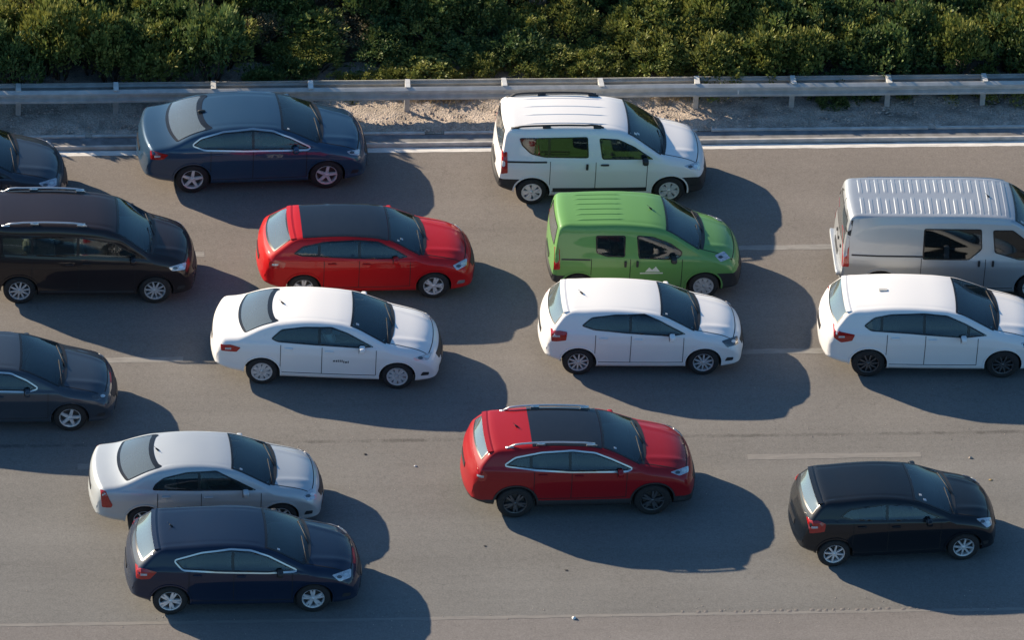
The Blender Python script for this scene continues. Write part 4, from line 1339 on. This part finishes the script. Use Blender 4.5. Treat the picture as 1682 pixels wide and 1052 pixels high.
tag(mesh_obj('verge', vv, ff, M['verge']), kind='structure')
vv, ff = [], []
for j in range(61):
    y = 8.2 + 60 * (j / 60) ** 1.3
    for i in range(121):
        xx = -90 + 180 * i / 120
        vv.append((xx, y, -.2 + .28 * min(1, max(0, y - 8.2) / .8) + .10 * max(0, y - 9.2) + .12 * nz(xx * .7, y * .6)))
for j in range(60):
    for i in range(120):
        a = j * 121 + i; ff.append([a, a + 1, a + 122, a + 121])
tag(mesh_obj('hillside', vv, ff, M['soil']), kind='structure')


def hill_z(x, y):
    return -.2 + .28 * min(1, max(0, (y - 8.2)) / .8) + .10 * max(0, y - 9.2)


# stones and crumbs of gravel on the verge
def pebble(rv, rf, c, r, sq=.6):
    b = len(rv)
    pts = []
    for (u, v, w) in ((1, 0, 0), (-1, 0, 0), (0, 1, 0), (0, -1, 0), (0, 0, 1), (0, 0, -1)):
        k = r * rnd.uniform(.7, 1.2)
        rv.append((c[0] + u * k, c[1] + v * k, c[2] + w * k * sq))
    for f in ((0, 2, 4), (2, 1, 4), (1, 3, 4), (3, 0, 4), (2, 0, 5), (1, 2, 5), (3, 1, 5), (0, 3, 5)): rf.append([b + k for k in f])


rv, rf = [], []
for k in range(5200):
    x = rnd.uniform(-16, 18); y = 6.68 + abs(rnd.gauss(.45, .40))
    if y > 8.4: continue
    pebble(rv, rf, (x, y, .08 + .03 * max(0, y - 7.2)), rnd.choice((.012, .016, .02, .03, .045)))
tag(mesh_obj('gravel', rv, rf, M['stone'], None, None, False), kind='stuff')
rv, rf = [], []
for k in range(420):
    x = rnd.uniform(-14, 14); y = rnd.choice((rnd.uniform(-10.6, 6), rnd.gauss(-4.0, .25), rnd.gauss(-9.7, .3)))
    pebble(rv, rf, (x, y, .006), rnd.uniform(.006, .014), .8)
tag(mesh_obj('road_grit', rv, rf, M['stone'], None, None, False), kind='stuff')

# ------------------------------------------------------------------ guard rail
M['galv'] = simple('weathered_galvanised_steel', (0.46, 0.46, 0.44), 0.6, 0.15, 0, 0.16, 5)
M['galv_sunlit'] = simple('sunlit_galvanised_steel', (0.62, 0.62, 0.60), 0.5, 0.25, 0, 0.12, 8)  # lighter copy of the steel; sunlit look of the spacers put into the colour
gr = bpy.data.objects.new('guardrail', None); C.objects.link(gr)
tag(gr, 'long double-sided galvanised steel guardrail between the road verge and the scrub', 'guardrail')
gr.location = (0, 7.45, 0)
def beam(y0, sgn, zc, hgt, dep, x0, x1, mat, name):
    pr = []
    for (v, d) in ((-.5, 0), (-.46, .3), (-.36, 1), (-.20, 1), (-.08, .15), (0, 0), (.08, .15), (.20, 1), (.36, 1), (.46, .3), (.5, 0)):
        pr.append((y0 + sgn * d * dep, zc + v * hgt))
    V, F = [], []
    nseg = int((x1 - x0) / 1)
    for k in range(nseg + 1):
        x = x0 + (x1 - x0) * k / nseg
        wob = .008 * nz(x, 3)
        for (y, z) in pr: V.append((x, y + wob, z + .006 * nz(x * .7, 1)))
    n = len(pr)
    for k in range(nseg + 1):
        x = x0 + (x1 - x0) * k / nseg
        wob = .008 * nz(x, 3)
        for (y, z) in pr: V.append((x, y + wob - sgn * .006, z + .006 * nz(x * .7, 1)))
    off = (nseg + 1) * n
    for k in range(nseg):
        for i in range(n - 1):
            a = k * n + i
            F.append([a, a + 1, a + n + 1, a + n]); F.append([off + a + 1, off + a, off + a + n, off + a + n + 1])
        F.append([k * n, k * n + n, off + k * n + n, off + k * n]); F.append([k * n + n - 1, off + k * n + n - 1, off + k * n + 2 * n - 1, k * n + 2 * n - 1])
    return mesh_obj(name, V, F, mat, gr, None, False)


xs_post = [-7.58 + 2.003 * k for k in range(-10, 22)]
for k in range(-4, 9):                         # beams 4 m long, lapped at the posts
    xa = xs_post[10] + 4.006 * k
    beam(-.13 - .004 * (k % 2), -1, .60, .31, .075, xa - .12, xa + 4.12, M['galv'], 'front_beam')
    beam(.13 + .004 * (k % 2), 1, .66, .20, .05, xa - .1, xa + 4.1, M['galv'], 'back_beam')
pm = MB()
for (c, d) in (((0, -.03, .33), (.10, .006, .78)), ((-.05, 0, .33), (.006, .06, .78)), ((.05, 0, .33), (.006, .06, .78))): pm.box(c, d)
po = pm.build('post', M['galv'], gr); po_me = po.data
sm_ = MB(); sm_.box((0, -.01, .765), (.10, .30, .02)); sm_.box((-.05, 0, .68), (.008, .22, .15)); sm_.box((.05, 0, .68), (.008, .22, .15))
so = sm_.build('spacer', M['galv_sunlit'], gr)
bo = MB(); bo.tube([(0, -.215, .66), (0, -.235, .66)], .018, 6); bo.tube([(0, -.215, .54), (0, -.235, .54)], .018, 6)
bo = bo.build('bolt', M['galv'], gr)
for i, x in enumerate(xs_post):
    for o in (po, so, bo):
        c = o if i == 0 else o.copy()
        if i: C.objects.link(c); c.parent = gr
        c.location = (x, 0, rnd.uniform(-.012, .012)); c.rotation_euler = (rnd.uniform(-.03, .03), 0, rnd.uniform(-.05, .05))
rf_ = MB(); rf_.box((5.28, -.22, .61), (.03, .02, .09)); rf_.build('reflector', M['platew'], gr)

# ------------------------------------------------------------------ scrub behind the rail
def mat_leaf(name, c1, c2, tip):
    m, nt, b = nodes_of(name)
    b.inputs['Roughness'].default_value = .6
    b.inputs['Specular IOR Level'].default_value = .35
    oi = nt.nodes.new('ShaderNodeObjectInfo')
    ca = nt.nodes.new('ShaderNodeVertexColor'); ca.layer_name = 'tone'
    mx = nt.nodes.new('ShaderNodeMix'); mx.data_type = 'RGBA'; mx.inputs['A'].default_value = (*c1, 1); mx.inputs['B'].default_value = (*c2, 1)
    nt.links.new(oi.outputs['Random'], mx.inputs['Factor'])
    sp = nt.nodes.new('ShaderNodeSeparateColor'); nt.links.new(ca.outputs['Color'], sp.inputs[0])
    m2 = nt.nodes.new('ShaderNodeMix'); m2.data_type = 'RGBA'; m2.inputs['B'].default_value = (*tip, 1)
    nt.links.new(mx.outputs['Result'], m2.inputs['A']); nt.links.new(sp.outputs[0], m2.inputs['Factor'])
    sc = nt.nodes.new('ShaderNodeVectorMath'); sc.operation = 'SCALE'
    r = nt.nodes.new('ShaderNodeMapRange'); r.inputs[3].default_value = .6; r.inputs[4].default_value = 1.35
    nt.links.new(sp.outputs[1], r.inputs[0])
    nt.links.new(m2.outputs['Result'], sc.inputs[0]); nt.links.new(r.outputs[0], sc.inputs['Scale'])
    nt.links.new(sc.outputs[0], b.inputs['Base Color'])
    tr = nt.nodes.new('ShaderNodeBsdfTranslucent'); nt.links.new(sc.outputs[0], tr.inputs[0])
    ms = nt.nodes.new('ShaderNodeMixShader'); ms.inputs[0].default_value = .22
    out = nt.nodes['Material Output']
    nt.links.new(b.outputs[0], ms.inputs[1]); nt.links.new(tr.outputs[0], ms.inputs[2]); nt.links.new(ms.outputs[0], out.inputs[0])
    return m


M['leaf'] = mat_leaf('lentisk_leaves', (.10, .145, .032), (.16, .185, .042), (.32, .31, .08))
M['leaf_dark'] = mat_leaf('dark_green_leaves', (.050, .105, .036), (.08, .13, .038), (.20, .24, .07))
M['leaf_grey'] = mat_leaf('grey_brown_heath', (.13, .115, .06), (.15, .12, .07), (.27, .22, .13))
M['twig'] = simple('dead_twigs', (.27, .21, .16), .9, 0, 0, .3, 10)
M['bark'] = simple('shrub_bark', (.06, .048, .035), .9)
M['straw'] = simple('dry_straw', (.34, .25, .12), .9, 0, 0, .3, 10)


def shrub_mesh(seed, rad, hgt, clumps, leaves, mat, name='foliage', leaf=(.075, .034)):
    rg = np.random.default_rng(seed)
    V = []; F = []; T_ = []
    lobes = [(rg.uniform(-.45, .45) * rad, rg.uniform(-.45, .45) * rad, rg.uniform(.45, .8) * hgt, rg.uniform(.40, .62)) for _ in range(7)]
    for c in range(clumps):
        lb = lobes[rg.integers(len(lobes))]
        th = rg.uniform(0, 2 * PI); ph = math.acos(rg.uniform(-.25, 1))
        d = np.array([math.sin(ph) * math.cos(th), math.sin(ph) * math.sin(th), math.cos(ph)])
        k = rg.uniform(.72, 1.12)
        ctr = np.array([lb[0], lb[1], lb[2]]) + d * np.array([rad, rad, hgt * .72]) * lb[3] * k
        if ctr[2] < .05: ctr[2] = rg.uniform(.05, .3)
        up = d * .65 + np.array([0, 0, .75]); up /= np.linalg.norm(up)
        cr = rg.uniform(.08, .15)
        tone = rg.uniform(0, 1) ** 1.6
        br = rg.uniform(0, 1)
        n = int(leaves * rg.uniform(.7, 1.3))
        for _ in range(n):
            q = rg.normal(size=3); q /= np.linalg.norm(q); q = q * rg.uniform(.3, 1) ** .5
            hgt_ = float(q @ up)
            p = ctr + q * cr * np.array([1, 1, 1.15])
            a = up * 1.0 + q * .9 + rg.normal(size=3) * .35; a /= np.linalg.norm(a)
            s = np.cross(a, rg.normal(size=3)); s /= np.linalg.norm(s)
            l = leaf[0] * rg.uniform(.7, 1.3); w = leaf[1] * rg.uniform(.7, 1.3)
            b = len(V)
            V += [p, p + a * l * .5 + s * w * .5, p + a * l, p + a * l * .5 - s * w * .5]
            F.append((b, b + 1, b + 2, b + 3))
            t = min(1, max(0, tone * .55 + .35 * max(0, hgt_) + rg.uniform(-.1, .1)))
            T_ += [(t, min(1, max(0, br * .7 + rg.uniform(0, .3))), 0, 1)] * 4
    me = bpy.data.meshes.new(name)
    me.from_pydata([tuple(v) for v in V], [], F)
    me.materials.append(mat)
    ca = me.color_attributes.new('tone', 'FLOAT_COLOR', 'POINT')
    ca.data.foreach_set('color', np.array(T_, dtype=np.float32).ravel())
    me.update()
    return me


def stem_mesh(seed, rad, hgt, n=11, mat=None, name='stem', r0=.025, twigs=0):
    rg = random.Random(seed)
    m = MB()
    for k in range(n):
        a = 2 * PI * k / n + rg.uniform(-.3, .3)
        l = rg.uniform(.6, 1.0)
        p = [(0.04 * math.cos(a), .04 * math.sin(a), -.05)]
        for t in (.35, .7, 1):
            p.append((math.cos(a) * rad * .75 * t * l + rg.uniform(-.05, .05), math.sin(a) * rad * .75 * t * l + rg.uniform(-.05, .05), hgt * .85 * t ** .8 * l))
        m.tube(p, r0, 5, 0, r0 * .3)
        for q in range(twigs):
            t = rg.uniform(.3, 1); i = min(2, int(t * 3)); f = t * 3 - i
            s = [p[i][j] + (p[i + 1][j] - p[i][j]) * f for j in range(3)]
            e = [s[0] + rg.uniform(-.25, .25), s[1] + rg.uniform(-.25, .25), s[2] + rg.uniform(.08, .35)]
            mid = [(s[j] + e[j]) / 2 + rg.uniform(-.04, .04) for j in range(3)]
            m.tube([s, mid, e], r0 * .32, 4, 0, r0 * .1, False)
    o = m.build(name, mat or M['bark'], None, True)
    me = o.data; bpy.data.objects.remove(o)
    return me


fol = []
for k, (mt, n) in enumerate((('leaf', 5), ('leaf_dark', 3), ('leaf_grey', 2))):
    for q in range(n):
        fol.append((mt, shrub_mesh(100 * k + q + 3, .95, 1.25, 120, 34, M[mt], leaf=(.105, .052) if mt != 'leaf_grey' else (.06, .022))))
stems = [stem_mesh(60 + k, .95, 1.2) for k in range(3)]
lab = {'leaf': ('yellowish olive-green rounded shrub crowded into the thicket behind the guardrail', 'olive-green shrubs of the roadside thicket'),
       'leaf_dark': ('dark green rounded shrub crowded into the thicket behind the guardrail', 'dark green shrubs of the roadside thicket'),
       'leaf_grey': ('grey-brown dry heath shrub crowded into the thicket behind the guardrail', 'grey-brown shrubs of the roadside thicket')}
nm_ = {'leaf': 'olive_shrub', 'leaf_dark': 'dark_shrub', 'leaf_grey': 'heath_shrub'}


used = {}
ORD = ['the cut-off', 'the first', 'the second', 'the third', 'the fourth', 'the fifth', 'the sixth', 'the seventh', 'the eighth', 'the ninth', 'the tenth', 'the eleventh', 'the twelfth']


def place_shrub(x, y, s, sz, pick=None, front=None):
    mt, me = pick or fol[rnd.randrange(len(fol))]
    o = bpy.data.objects.new(nm_[mt], None); C.objects.link(o)
    o.location = (x, y, hill_z(x, y) - .05); o.rotation_euler = (0, 0, rnd.uniform(0, 6.28)); o.scale = (s, s, sz)
    adj = {'leaf': 'olive-green', 'leaf_dark': 'dark green', 'leaf_grey': 'grey-brown'}[mt]
    if front is not None and -9.8 < x < 11.8:
        b_ = (x + 9.583) / 2.003; k_ = int(math.floor(b_)) + 1
        key = (k_, b_ % 1 < .5)
        used[key] = used.get(key, 0) + 1
        w_ = '' if used[key] == 1 else 'rear '
        if used[key] < 3:
            tag(o, '%s%s shrub touching the guardrail, %s half of %s gap from the left' % (w_, adj, 'left' if key[1] else 'right', ORD[max(0, min(k_, len(ORD) - 1))]), 'shrub', 'shrubs right behind the guardrail')
        else: tag(o, lab[mt][0], 'shrub', lab[mt][1])
    else:
        dep = 'spilling under the guardrail at the right' if y < 8.1 else ('in the thicket just behind the guardrail shrubs' if y < 10.6 else 'deep in the thicket at the top of the picture')
        tag(o, '%s rounded shrub %s' % (adj, dep), 'shrub', '%s shrubs %s' % (adj, dep))
    a = bpy.data.objects.new('foliage', me); C.objects.link(a); a.parent = o
    b = bpy.data.objects.new('stem', stems[rnd.randrange(3)]); C.objects.link(b); b.parent = o


bare = [(1.35, 10.35), (-3.3, 10.7), (9.1, 10.2)]          # dead bushes
kinds = {k: [f for f in fol if f[0] == k] for k in nm_}
row = 0
y = 8.35
cnt = 0
while y < 13.3:
    x = -14.5 + (row % 2) * .55
    while x < 16.5:
        px, py = x + rnd.uniform(-.22, .22), y + rnd.uniform(-.18, .18)
        x += .98 if row < 5 else 1.15
        if any(math.hypot(px - bx, py - by) < .55 for bx, by in bare): continue
        s = rnd.uniform(.72, 1.05); h = rnd.uniform(.70, 1.15)
        if row == 0:
            # the first row decides where the sun reaches the verge
            open_ = (-4.9 < px < 3.6)
            if open_: s *= .70; h *= .52; py += .1
            elif px < -4.9: h *= 1.35; py += .22; s *= 1.08
            else: h *= 1.08; py += .10; s *= 1.1
        elif row == 1:
            if -5.2 < px < 3.0: h *= .55
        elif row == 2 and -5.2 < px < 2.8: h *= .75
        # patches of one kind
        v = nz(px * .55, py * .8)
        k = 'leaf' if v > -.15 else 'leaf_dark'
        if rnd.random() < (.04 if row < 2 else .13): k = 'leaf_grey'
        if rnd.random() < .18: k = 'leaf_dark' if k == 'leaf' else 'leaf'
        place_shrub(px, py, s, h, rnd.choice(kinds[k]), 1 if row == 0 else None); cnt += 1
    row += 1
    y += .66
# low shrubs that spill under the rail on the right
for (x, y, s, h) in ((5.9, 8.05, .42, .5), (7.3, 7.75, .60, .62), (7.9, 7.9, .55, .6), (8.8, 8.0, .5, .5), (9.7, 7.9, .62, .55), (10.6, 7.85, .6, .6), (11.5, 7.9, .6, .5), (12.6, 7.9, .6, .5)):
    place_shrub(x, y, s, h, rnd.choice(kinds['leaf_dark'] + kinds['leaf']))
for (bx, by), lb in zip(bare, ('pale bare dead bush among green shrubs above the white van', 'greyish leafless bush above the roof of the dark blue sedan', 'brownish leafless bush in the thicket near the upper right corner')):
    o = bpy.data.objects.new('dead_bush', None); C.objects.link(o)
    o.location = (bx, by, hill_z(bx, by) + .35); tag(o, lb, 'bush')
    a = bpy.data.objects.new('branch', stem_mesh(int(bx * 10) + 500, .62, 1.1, 20, M['twig'], 'branch', .016, 9)); C.objects.link(a); a.parent = o
# dry grass at the foot of the rail
rv, rf = [], []
for k in range(5200):
    t = rnd.random()
    if t < .5: x, y = rnd.gauss(-.9, .45), rnd.gauss(7.95, .14)
    elif t < .75: x, y = rnd.gauss(4.2, .5), rnd.gauss(7.9, .15)
    else: x, y = rnd.uniform(-14, 15), rnd.gauss(8.15, .15)
    if y < 7.5: continue
    h = rnd.uniform(.06, .20); a = rnd.uniform(0, 6.28); z0 = .08 + .03 * (y - 7.2)
    b = len(rv); dx, dy = math.cos(a) * .006, math.sin(a) * .006; lx, ly = rnd.uniform(-.09, .09), rnd.uniform(-.09, .09)
    rv += [(x - dx, y - dy, z0), (x + dx, y + dy, z0), (x + lx, y + ly, z0 + h)]; rf.append([b, b + 1, b + 2])
tag(mesh_obj('dry_grass', rv, rf, M['straw'], None, None, False), kind='stuff')

# ------------------------------------------------------------------ the traffic
MK = dict(
    insignia=('sedan', 'steel blue sedan with chrome window line, driving in the lane beside the guardrail', 'car', (-4.81, 5.56), 2.3, 'blue'),
    dokker=('van', 'tall white passenger van with black roof rails in the lane beside the guardrail', 'van', (2.13, 4.90), -.03, 'white'),
    trafic=('cargo_van', 'large silver panel van with ribbed roof, cut off by the right edge', 'van', (9.0, 1.38), -2.1, 'silver'),
    topleft=('hatchback', 'blue-grey car at the upper left edge showing only its hood', 'car', (-10.98, 4.62), .4, 'slate'),
    caddy=('family_van', 'dark brown family van with silver roof rails at the left edge', 'van', (-8.40, 1.60), -.98, 'brown'),
    rapid=('estate_car', 'bright red hatchback with long black glass roof above the white sedan', 'car', (-2.83, 1.57), .68, 'red'),
    green=('small_van', 'green delivery van with white emblem on its door', 'van', (2.63, 1.48), -.32, 'green'),
    p301=('sedan', 'white sedan with small grey lettering on its front door', 'car', (-3.715, -1.37), -4.94, 'white'),
    polo=('hatchback', 'small white hatchback right below the green delivery van', 'car', (2.39, -1.15), -1.52, 'white'),
    bmw=('hatchback', 'white compact family car right below the silver panel van', 'car', (8.23, -1.31), -2.26, 'white'),
    cla=('sedan', 'dark slate-blue sedan at the left edge below the brown family van', 'car', (-10.24, -2.69), -1.1, 'slate'),
    corolla=('sedan', 'silver sedan partly hidden by the navy hatchback in front of it', 'car', (-6.33, -6.07), .8, 'pearl'),
    astra=('hatchback', 'navy blue hatchback with chrome window line at the bottom left', 'car', (-5.90, -8.61), .16, 'navy'),
    kadjar=('crossover', 'dark red crossover with black glass roof and silver roof rails', 'car', (.807, -5.71), .71, 'crimson'),
    corsa=('hatchback', 'small black hatchback driving alone at the lower right of the road', 'car', (6.656, -7.42), 3.31, 'black'),
)
built = {}
for k, (nm, lb, cat, loc, yaw, pt) in MK.items():
    sp = dict(SP['astra' if k == 'topleft' else k])
    if k == 'topleft': sp['chrome'] = False
    built[k] = build_car(sp, nm, lb, cat, loc, yaw, P[pt])
    built[k][0]['category'] = cat

# roof ribs of the panel van
if 'trafic' in built:
    root, dr, add, rib = built['trafic']
    k = 0
    x = -1.95
    while x < 1.0:
        wide = (k % 2 == 0)
        spans = [(-.66, .66)] if x > .35 else ([(-.66, -.02), (.06, .66)] if wide else [(-.64, -.08), (.10, .62)])
        for (ya, yb) in spans:
            V, F = [], []
            for q in range(7):
                y = ya + (yb - ya) * q / 6
                e = 0 if q in (0, 6) else 1
                for (dx, h) in ((-.05, -.004), (-.03, .008 * e), (.03, .008 * e), (.05, -.004)):
                    p = dr.hit('top', x + dx, y, h); V.append(p)
            for q in range(6):
                for j in range(3): F.append([q * 4 + j, q * 4 + j + 1, q * 4 + j + 5, q * 4 + j + 4])
            mesh_obj('roof_rib', V, F, P['silver'], root, None, False)
        x += .17; k += 1
    for sd in (-1, 1):
        rib('drip_rail', 'top', [(-2.05, sd * -.735), (1.0, sd * -.735)], .05, .014, P['silver'], False, False)
        m = MB(); pass
    m = MB(); m.rbox((-2.385, 0, .55), (.12, 1.6, .10), .3); m.build('rear_step', P['silver'], root, True)
    for y in (-.52, -.22, .08): add('door_hinge', 'rear', [(y, 1.0), (y + .05, 1.0), (y + .05, 1.06), (y, 1.06)], .02, M['black'], False)
    rib('door_seam', 'rear', [(0, .62), (0, 1.86)], .02, .002, M['gap'], False, False)
# roof grooves
for k, ys, xa, xb in (('green', (-.42, -.24, -.06, .12, .30, .46), -1.35, -.35), ('dokker', (-.45, -.15, .15, .45), -1.6, .2)):
    if k in built:
        root, dr, add, rib = built[k]
        pm_ = P['green'] if k == 'green' else P['white']
        for y in ys:
            V, F = [], []
            for q in range(9):
                x = xa + (xb - xa) * q / 8
                e = 0 if q in (0, 8) else 1
                for (dy, h) in ((-.035, -.002), (-.012, .010 * e), (.012, .010 * e), (.035, -.002)):
                    V.append(dr.hit('top', x, y + dy, h))
            for q in range(8):
                for j in range(3): F.append([q * 4 + j, q * 4 + j + 4, q * 4 + j + 5, q * 4 + j + 1])
            mesh_obj('roof_rib', V, F, pm_, root, None, False)
# print on doors
if 'green' in built:
    root, dr, add, rib = built['green']
    add('door_emblem', 'side', [(.06, .69), (.14, .80), (.20, .74), (.27, .82), (.36, .69)], .003, M['white_print'], True)
    rib('door_print', 'side', [(-.04, .655), (.42, .655)], .03, .003, M['white_print'])
if 'p301' in built:
    root, dr, add, rib = built['p301']
    # a line of small print, too small to read in the photograph: uneven dark strokes
    x = .06
    for q in range(8):
        w, h = rnd.choice(((.022, .06), (.034, .05), (.026, .075), (.04, .045)))
        dz = -.012 if q > 4 else .008
        add('door_print', 'side', [(x, .62 + dz), (x + w, .62 + dz), (x + w, .62 + h + dz), (x, .62 + h * .8 + dz)], .0025, M['grey_print'], False)
        x += w + .012
if 'bmw' in built:
    root, dr, add, rib = built['bmw']
    p = dr.hit('top', -1.05, 0, .012); m = MB(); m.box((p.x, 0, p.z), (.16, .07, .02)); m.build('roof_vent', M['galv'], root)

# ------------------------------------------------------------------ people in the cars
def person_meshes():
    def skin(name, pts, edges, rad, mat, root_i=0, lev=2):
        me = bpy.data.meshes.new(name); me.from_pydata(pts, edges, [])
        o = bpy.data.objects.new(name, me); C.objects.link(o)
        md = o.modifiers.new('s', 'SKIN')
        for i, r in enumerate(rad): me.skin_vertices[0].data[i].radius = r if isinstance(r, tuple) else (r, r)
        for i in range(len(pts)): me.skin_vertices[0].data[i].use_root = (i == root_i)
        sb = o.modifiers.new('u', 'SUBSURF'); sb.levels = lev
        dg = bpy.context.evaluated_depsgraph_get(); dg.update()
        m2 = bpy.data.meshes.new_from_object(o.evaluated_get(dg))
        bpy.data.objects.remove(o); m2.name = name
        m2.materials.clear(); m2.materials.append(mat)
        for p in m2.polygons: p.use_smooth = True
        return m2
    # seated, facing +x, hip at the origin
    P_ = [(0, 0, 0), (-.06, 0, .18), (-.12, 0, .38), (-.13, 0, .50), (-.11, 0, .58), (-.09, 0, .70),      # pelvis..head
          (-.13, .18, .46), (.02, .24, .26), (.24, .17, .30), (.33, .15, .33),
          (-.13, -.18, .46), (.02, -.24, .26), (.24, -.17, .30), (.33, -.15, .33),
          (.40, .11, .06), (.62, .12, -.28), (.76, .12, -.30), (.40, -.11, .06), (.62, -.12, -.28), (.76, -.12, -.30)]
    E_ = [(0, 1), (1, 2), (2, 3), (3, 4), (4, 5), (3, 6), (6, 7), (7, 8), (8, 9), (3, 10), (10, 11), (11, 12), (12, 13), (0, 14), (14, 15), (15, 16), (0, 17), (17, 18), (18, 19)]
    R_ = [(.15, .12), (.14, .11), (.16, .12), (.10, .09), (.055, .055), (.08, .10), .06, .048, .035, .03, .06, .048, .035, .03, .085, .055, .04, .085, .055, .04]
    body = skin('body', P_, E_, R_, M['skin'])
    P2 = [(0, 0, 0), (-.06, 0, .18), (-.12, 0, .38), (-.13, 0, .49), (-.13, .18, .455), (.02, .245, .255), (.15, .20, .285), (-.13, -.18, .455), (.02, -.245, .255), (.15, -.20, .285)]
    E2 = [(0, 1), (1, 2), (2, 3), (3, 4), (4, 5), (5, 6), (3, 7), (7, 8), (8, 9)]
    R2 = [(.17, .14), (.16, .13), (.18, .14), (.10, .10), .078, .062, .05, .078, .062, .05]
    shirt = skin('shirt', P2, E2, R2, M['cabin'])
    h = MB(); h.rbox((-.115, 0, .755), (.21, .185, .16), .9); h.rbox((-.15, 0, .69), (.13, .17, .17), .9)
    ho = h.build('hair', M['hair'], None, True); hair = ho.data; bpy.data.objects.remove(ho)
    f = MB(); f.rbox((-.005, 0, .70), (.04, .03, .045), .9); f.rbox((-.085, .085, .70), (.04, .02, .06), .9); f.rbox((-.085, -.085, .70), (.04, .02, .06), .9)
    fo = f.build('face_features', M['skin'], None, True); face = fo.data; bpy.data.objects.remove(fo)
    return body, shirt, hair, face
PM = person_meshes()
cloth = {'wine': simple('wine_red_shirt', (.22, .03, .03), .9), 'white': simple('white_shirt', (.6, .6, .58), .9), 'blue': simple('light_blue_shirt', (.15, .24, .4), .9), 'grey': simple('grey_sweater', (.2, .2, .2), .9)}
for car, sd, cl, lb in (('insignia', -1, 'wine', 'passenger in a wine-red top behind the side glass of the steel blue sedan'),
                        ('insignia', 1, 'grey', 'driver in a grey top at the wheel of the steel blue sedan'),
                        ('p301', -1, 'white', 'passenger in a white top in the white sedan with door lettering'),
                        ('p301', 1, 'blue', 'driver in a light blue shirt in the white sedan with door lettering'),
                        ('polo', 1, 'white', 'driver in a white shirt in the small white hatchback below the green van'),
                        ('corolla', 1, 'grey', 'driver in a grey top in the silver sedan behind the navy hatchback'),
                        ('kadjar', 1, 'blue', 'driver in a light blue shirt in the dark red crossover'),
                        ('bmw', 1, 'grey', 'driver in a grey top in the white compact car below the silver van'),
                        ('rapid', 1, 'blue', 'driver in a blue shirt in the bright red hatchback'),
                        ('dokker', 1, 'grey', 'driver in a grey top in the white van with black roof rails'),
                        ('green', 1, 'white', 'driver in a white shirt in the green delivery van'),
                        ('astra', 1, 'white', 'driver in a white shirt in the navy blue hatchback'),
                        ('corsa', 1, 'grey', 'driver in a grey top in the small black hatchback')):
    if car not in built: continue
    sp = SP[car]; r0 = built[car][0]
    o = bpy.data.objects.new('person', None); C.objects.link(o)
    tag(o, lb, 'person')
    v = Vector((sp.get('xseat', .18) - .12, sd * .36, sp.get('zseat', -.02) + .60))
    o.location = Matrix.Rotation(r0.rotation_euler.z, 3, 'Z') @ v + r0.location
    o.rotation_euler = (0, 0, r0.rotation_euler.z)
    hs = .93
    o.scale = (hs, hs, hs)
    for nm, me in zip(('body', 'shirt', 'hair', 'face_features'), PM):
        if nm == 'shirt':
            me = me.copy(); me.materials.clear(); me.materials.append(cloth[cl])
        c = bpy.data.objects.new(nm, me); C.objects.link(c); c.parent = o

# ------------------------------------------------------------------ litter on the road
def scrap(x, y, s, mat, name, label, cat, h=.4):
    rv, rf = [], []
    n = 9
    s *= .75
    for i in range(n):
        a = 2 * PI * i / n; k = s * rnd.uniform(.6, 1.15)
        rv.append((math.cos(a) * k, math.sin(a) * k * .7, .004 + rnd.uniform(0, .3) * s * h))
    rv.append((0, 0, s * h)); rv.append((0, 0, .001))
    for i in range(n): rf += [[i, (i + 1) % n, n], [(i + 1) % n, i, n + 1]]
    o = mesh_obj(name, rv, rf, mat, None, None, False); o.location = (x, y, .002); tag(o, label, cat)
M['paper'] = simple('white_paper', (.8, .8, .78), .8, 0, 0, .05)
M['rubber_bit'] = simple('black_rubber_scrap', (.03, .03, .032), .8)
def px(x, y): return x, y
scrap(.35, -9.80, .075, M['paper'], 'crumpled_paper', 'white crumpled scrap lying below the lower edge line', 'litter', 1.0)
scrap(-2.28, -4.88, .05, M['paper'], 'paper_scrap', 'tiny white scrap left of the dark red crossover', 'litter', .8)
scrap(-3.23, -4.46, .06, M['rubber_bit'], 'rubber_scrap', 'dark rubber scrap near the joint line above the silver sedan', 'debris', .4)
scrap(-1.14, -7.48, .05, M['rubber_bit'], 'rubber_scrap', 'dark fleck between the navy hatchback and the red crossover', 'debris', .3)
scrap(.34, -8.29, .06, M['rubber_bit'], 'rubber_scrap', 'dark fleck below the red crossover near the lower edge line', 'debris', .3)
scrap(8.55, -4.87, .06, M['stone'], 'loose_stone', 'loose pale stone above the black hatchback', 'stone', .8)
scrap(8.85, -5.6, .06, M['straw'], 'dry_leaf', 'dry yellowish leaf right of the black hatchback roof', 'litter', .4)
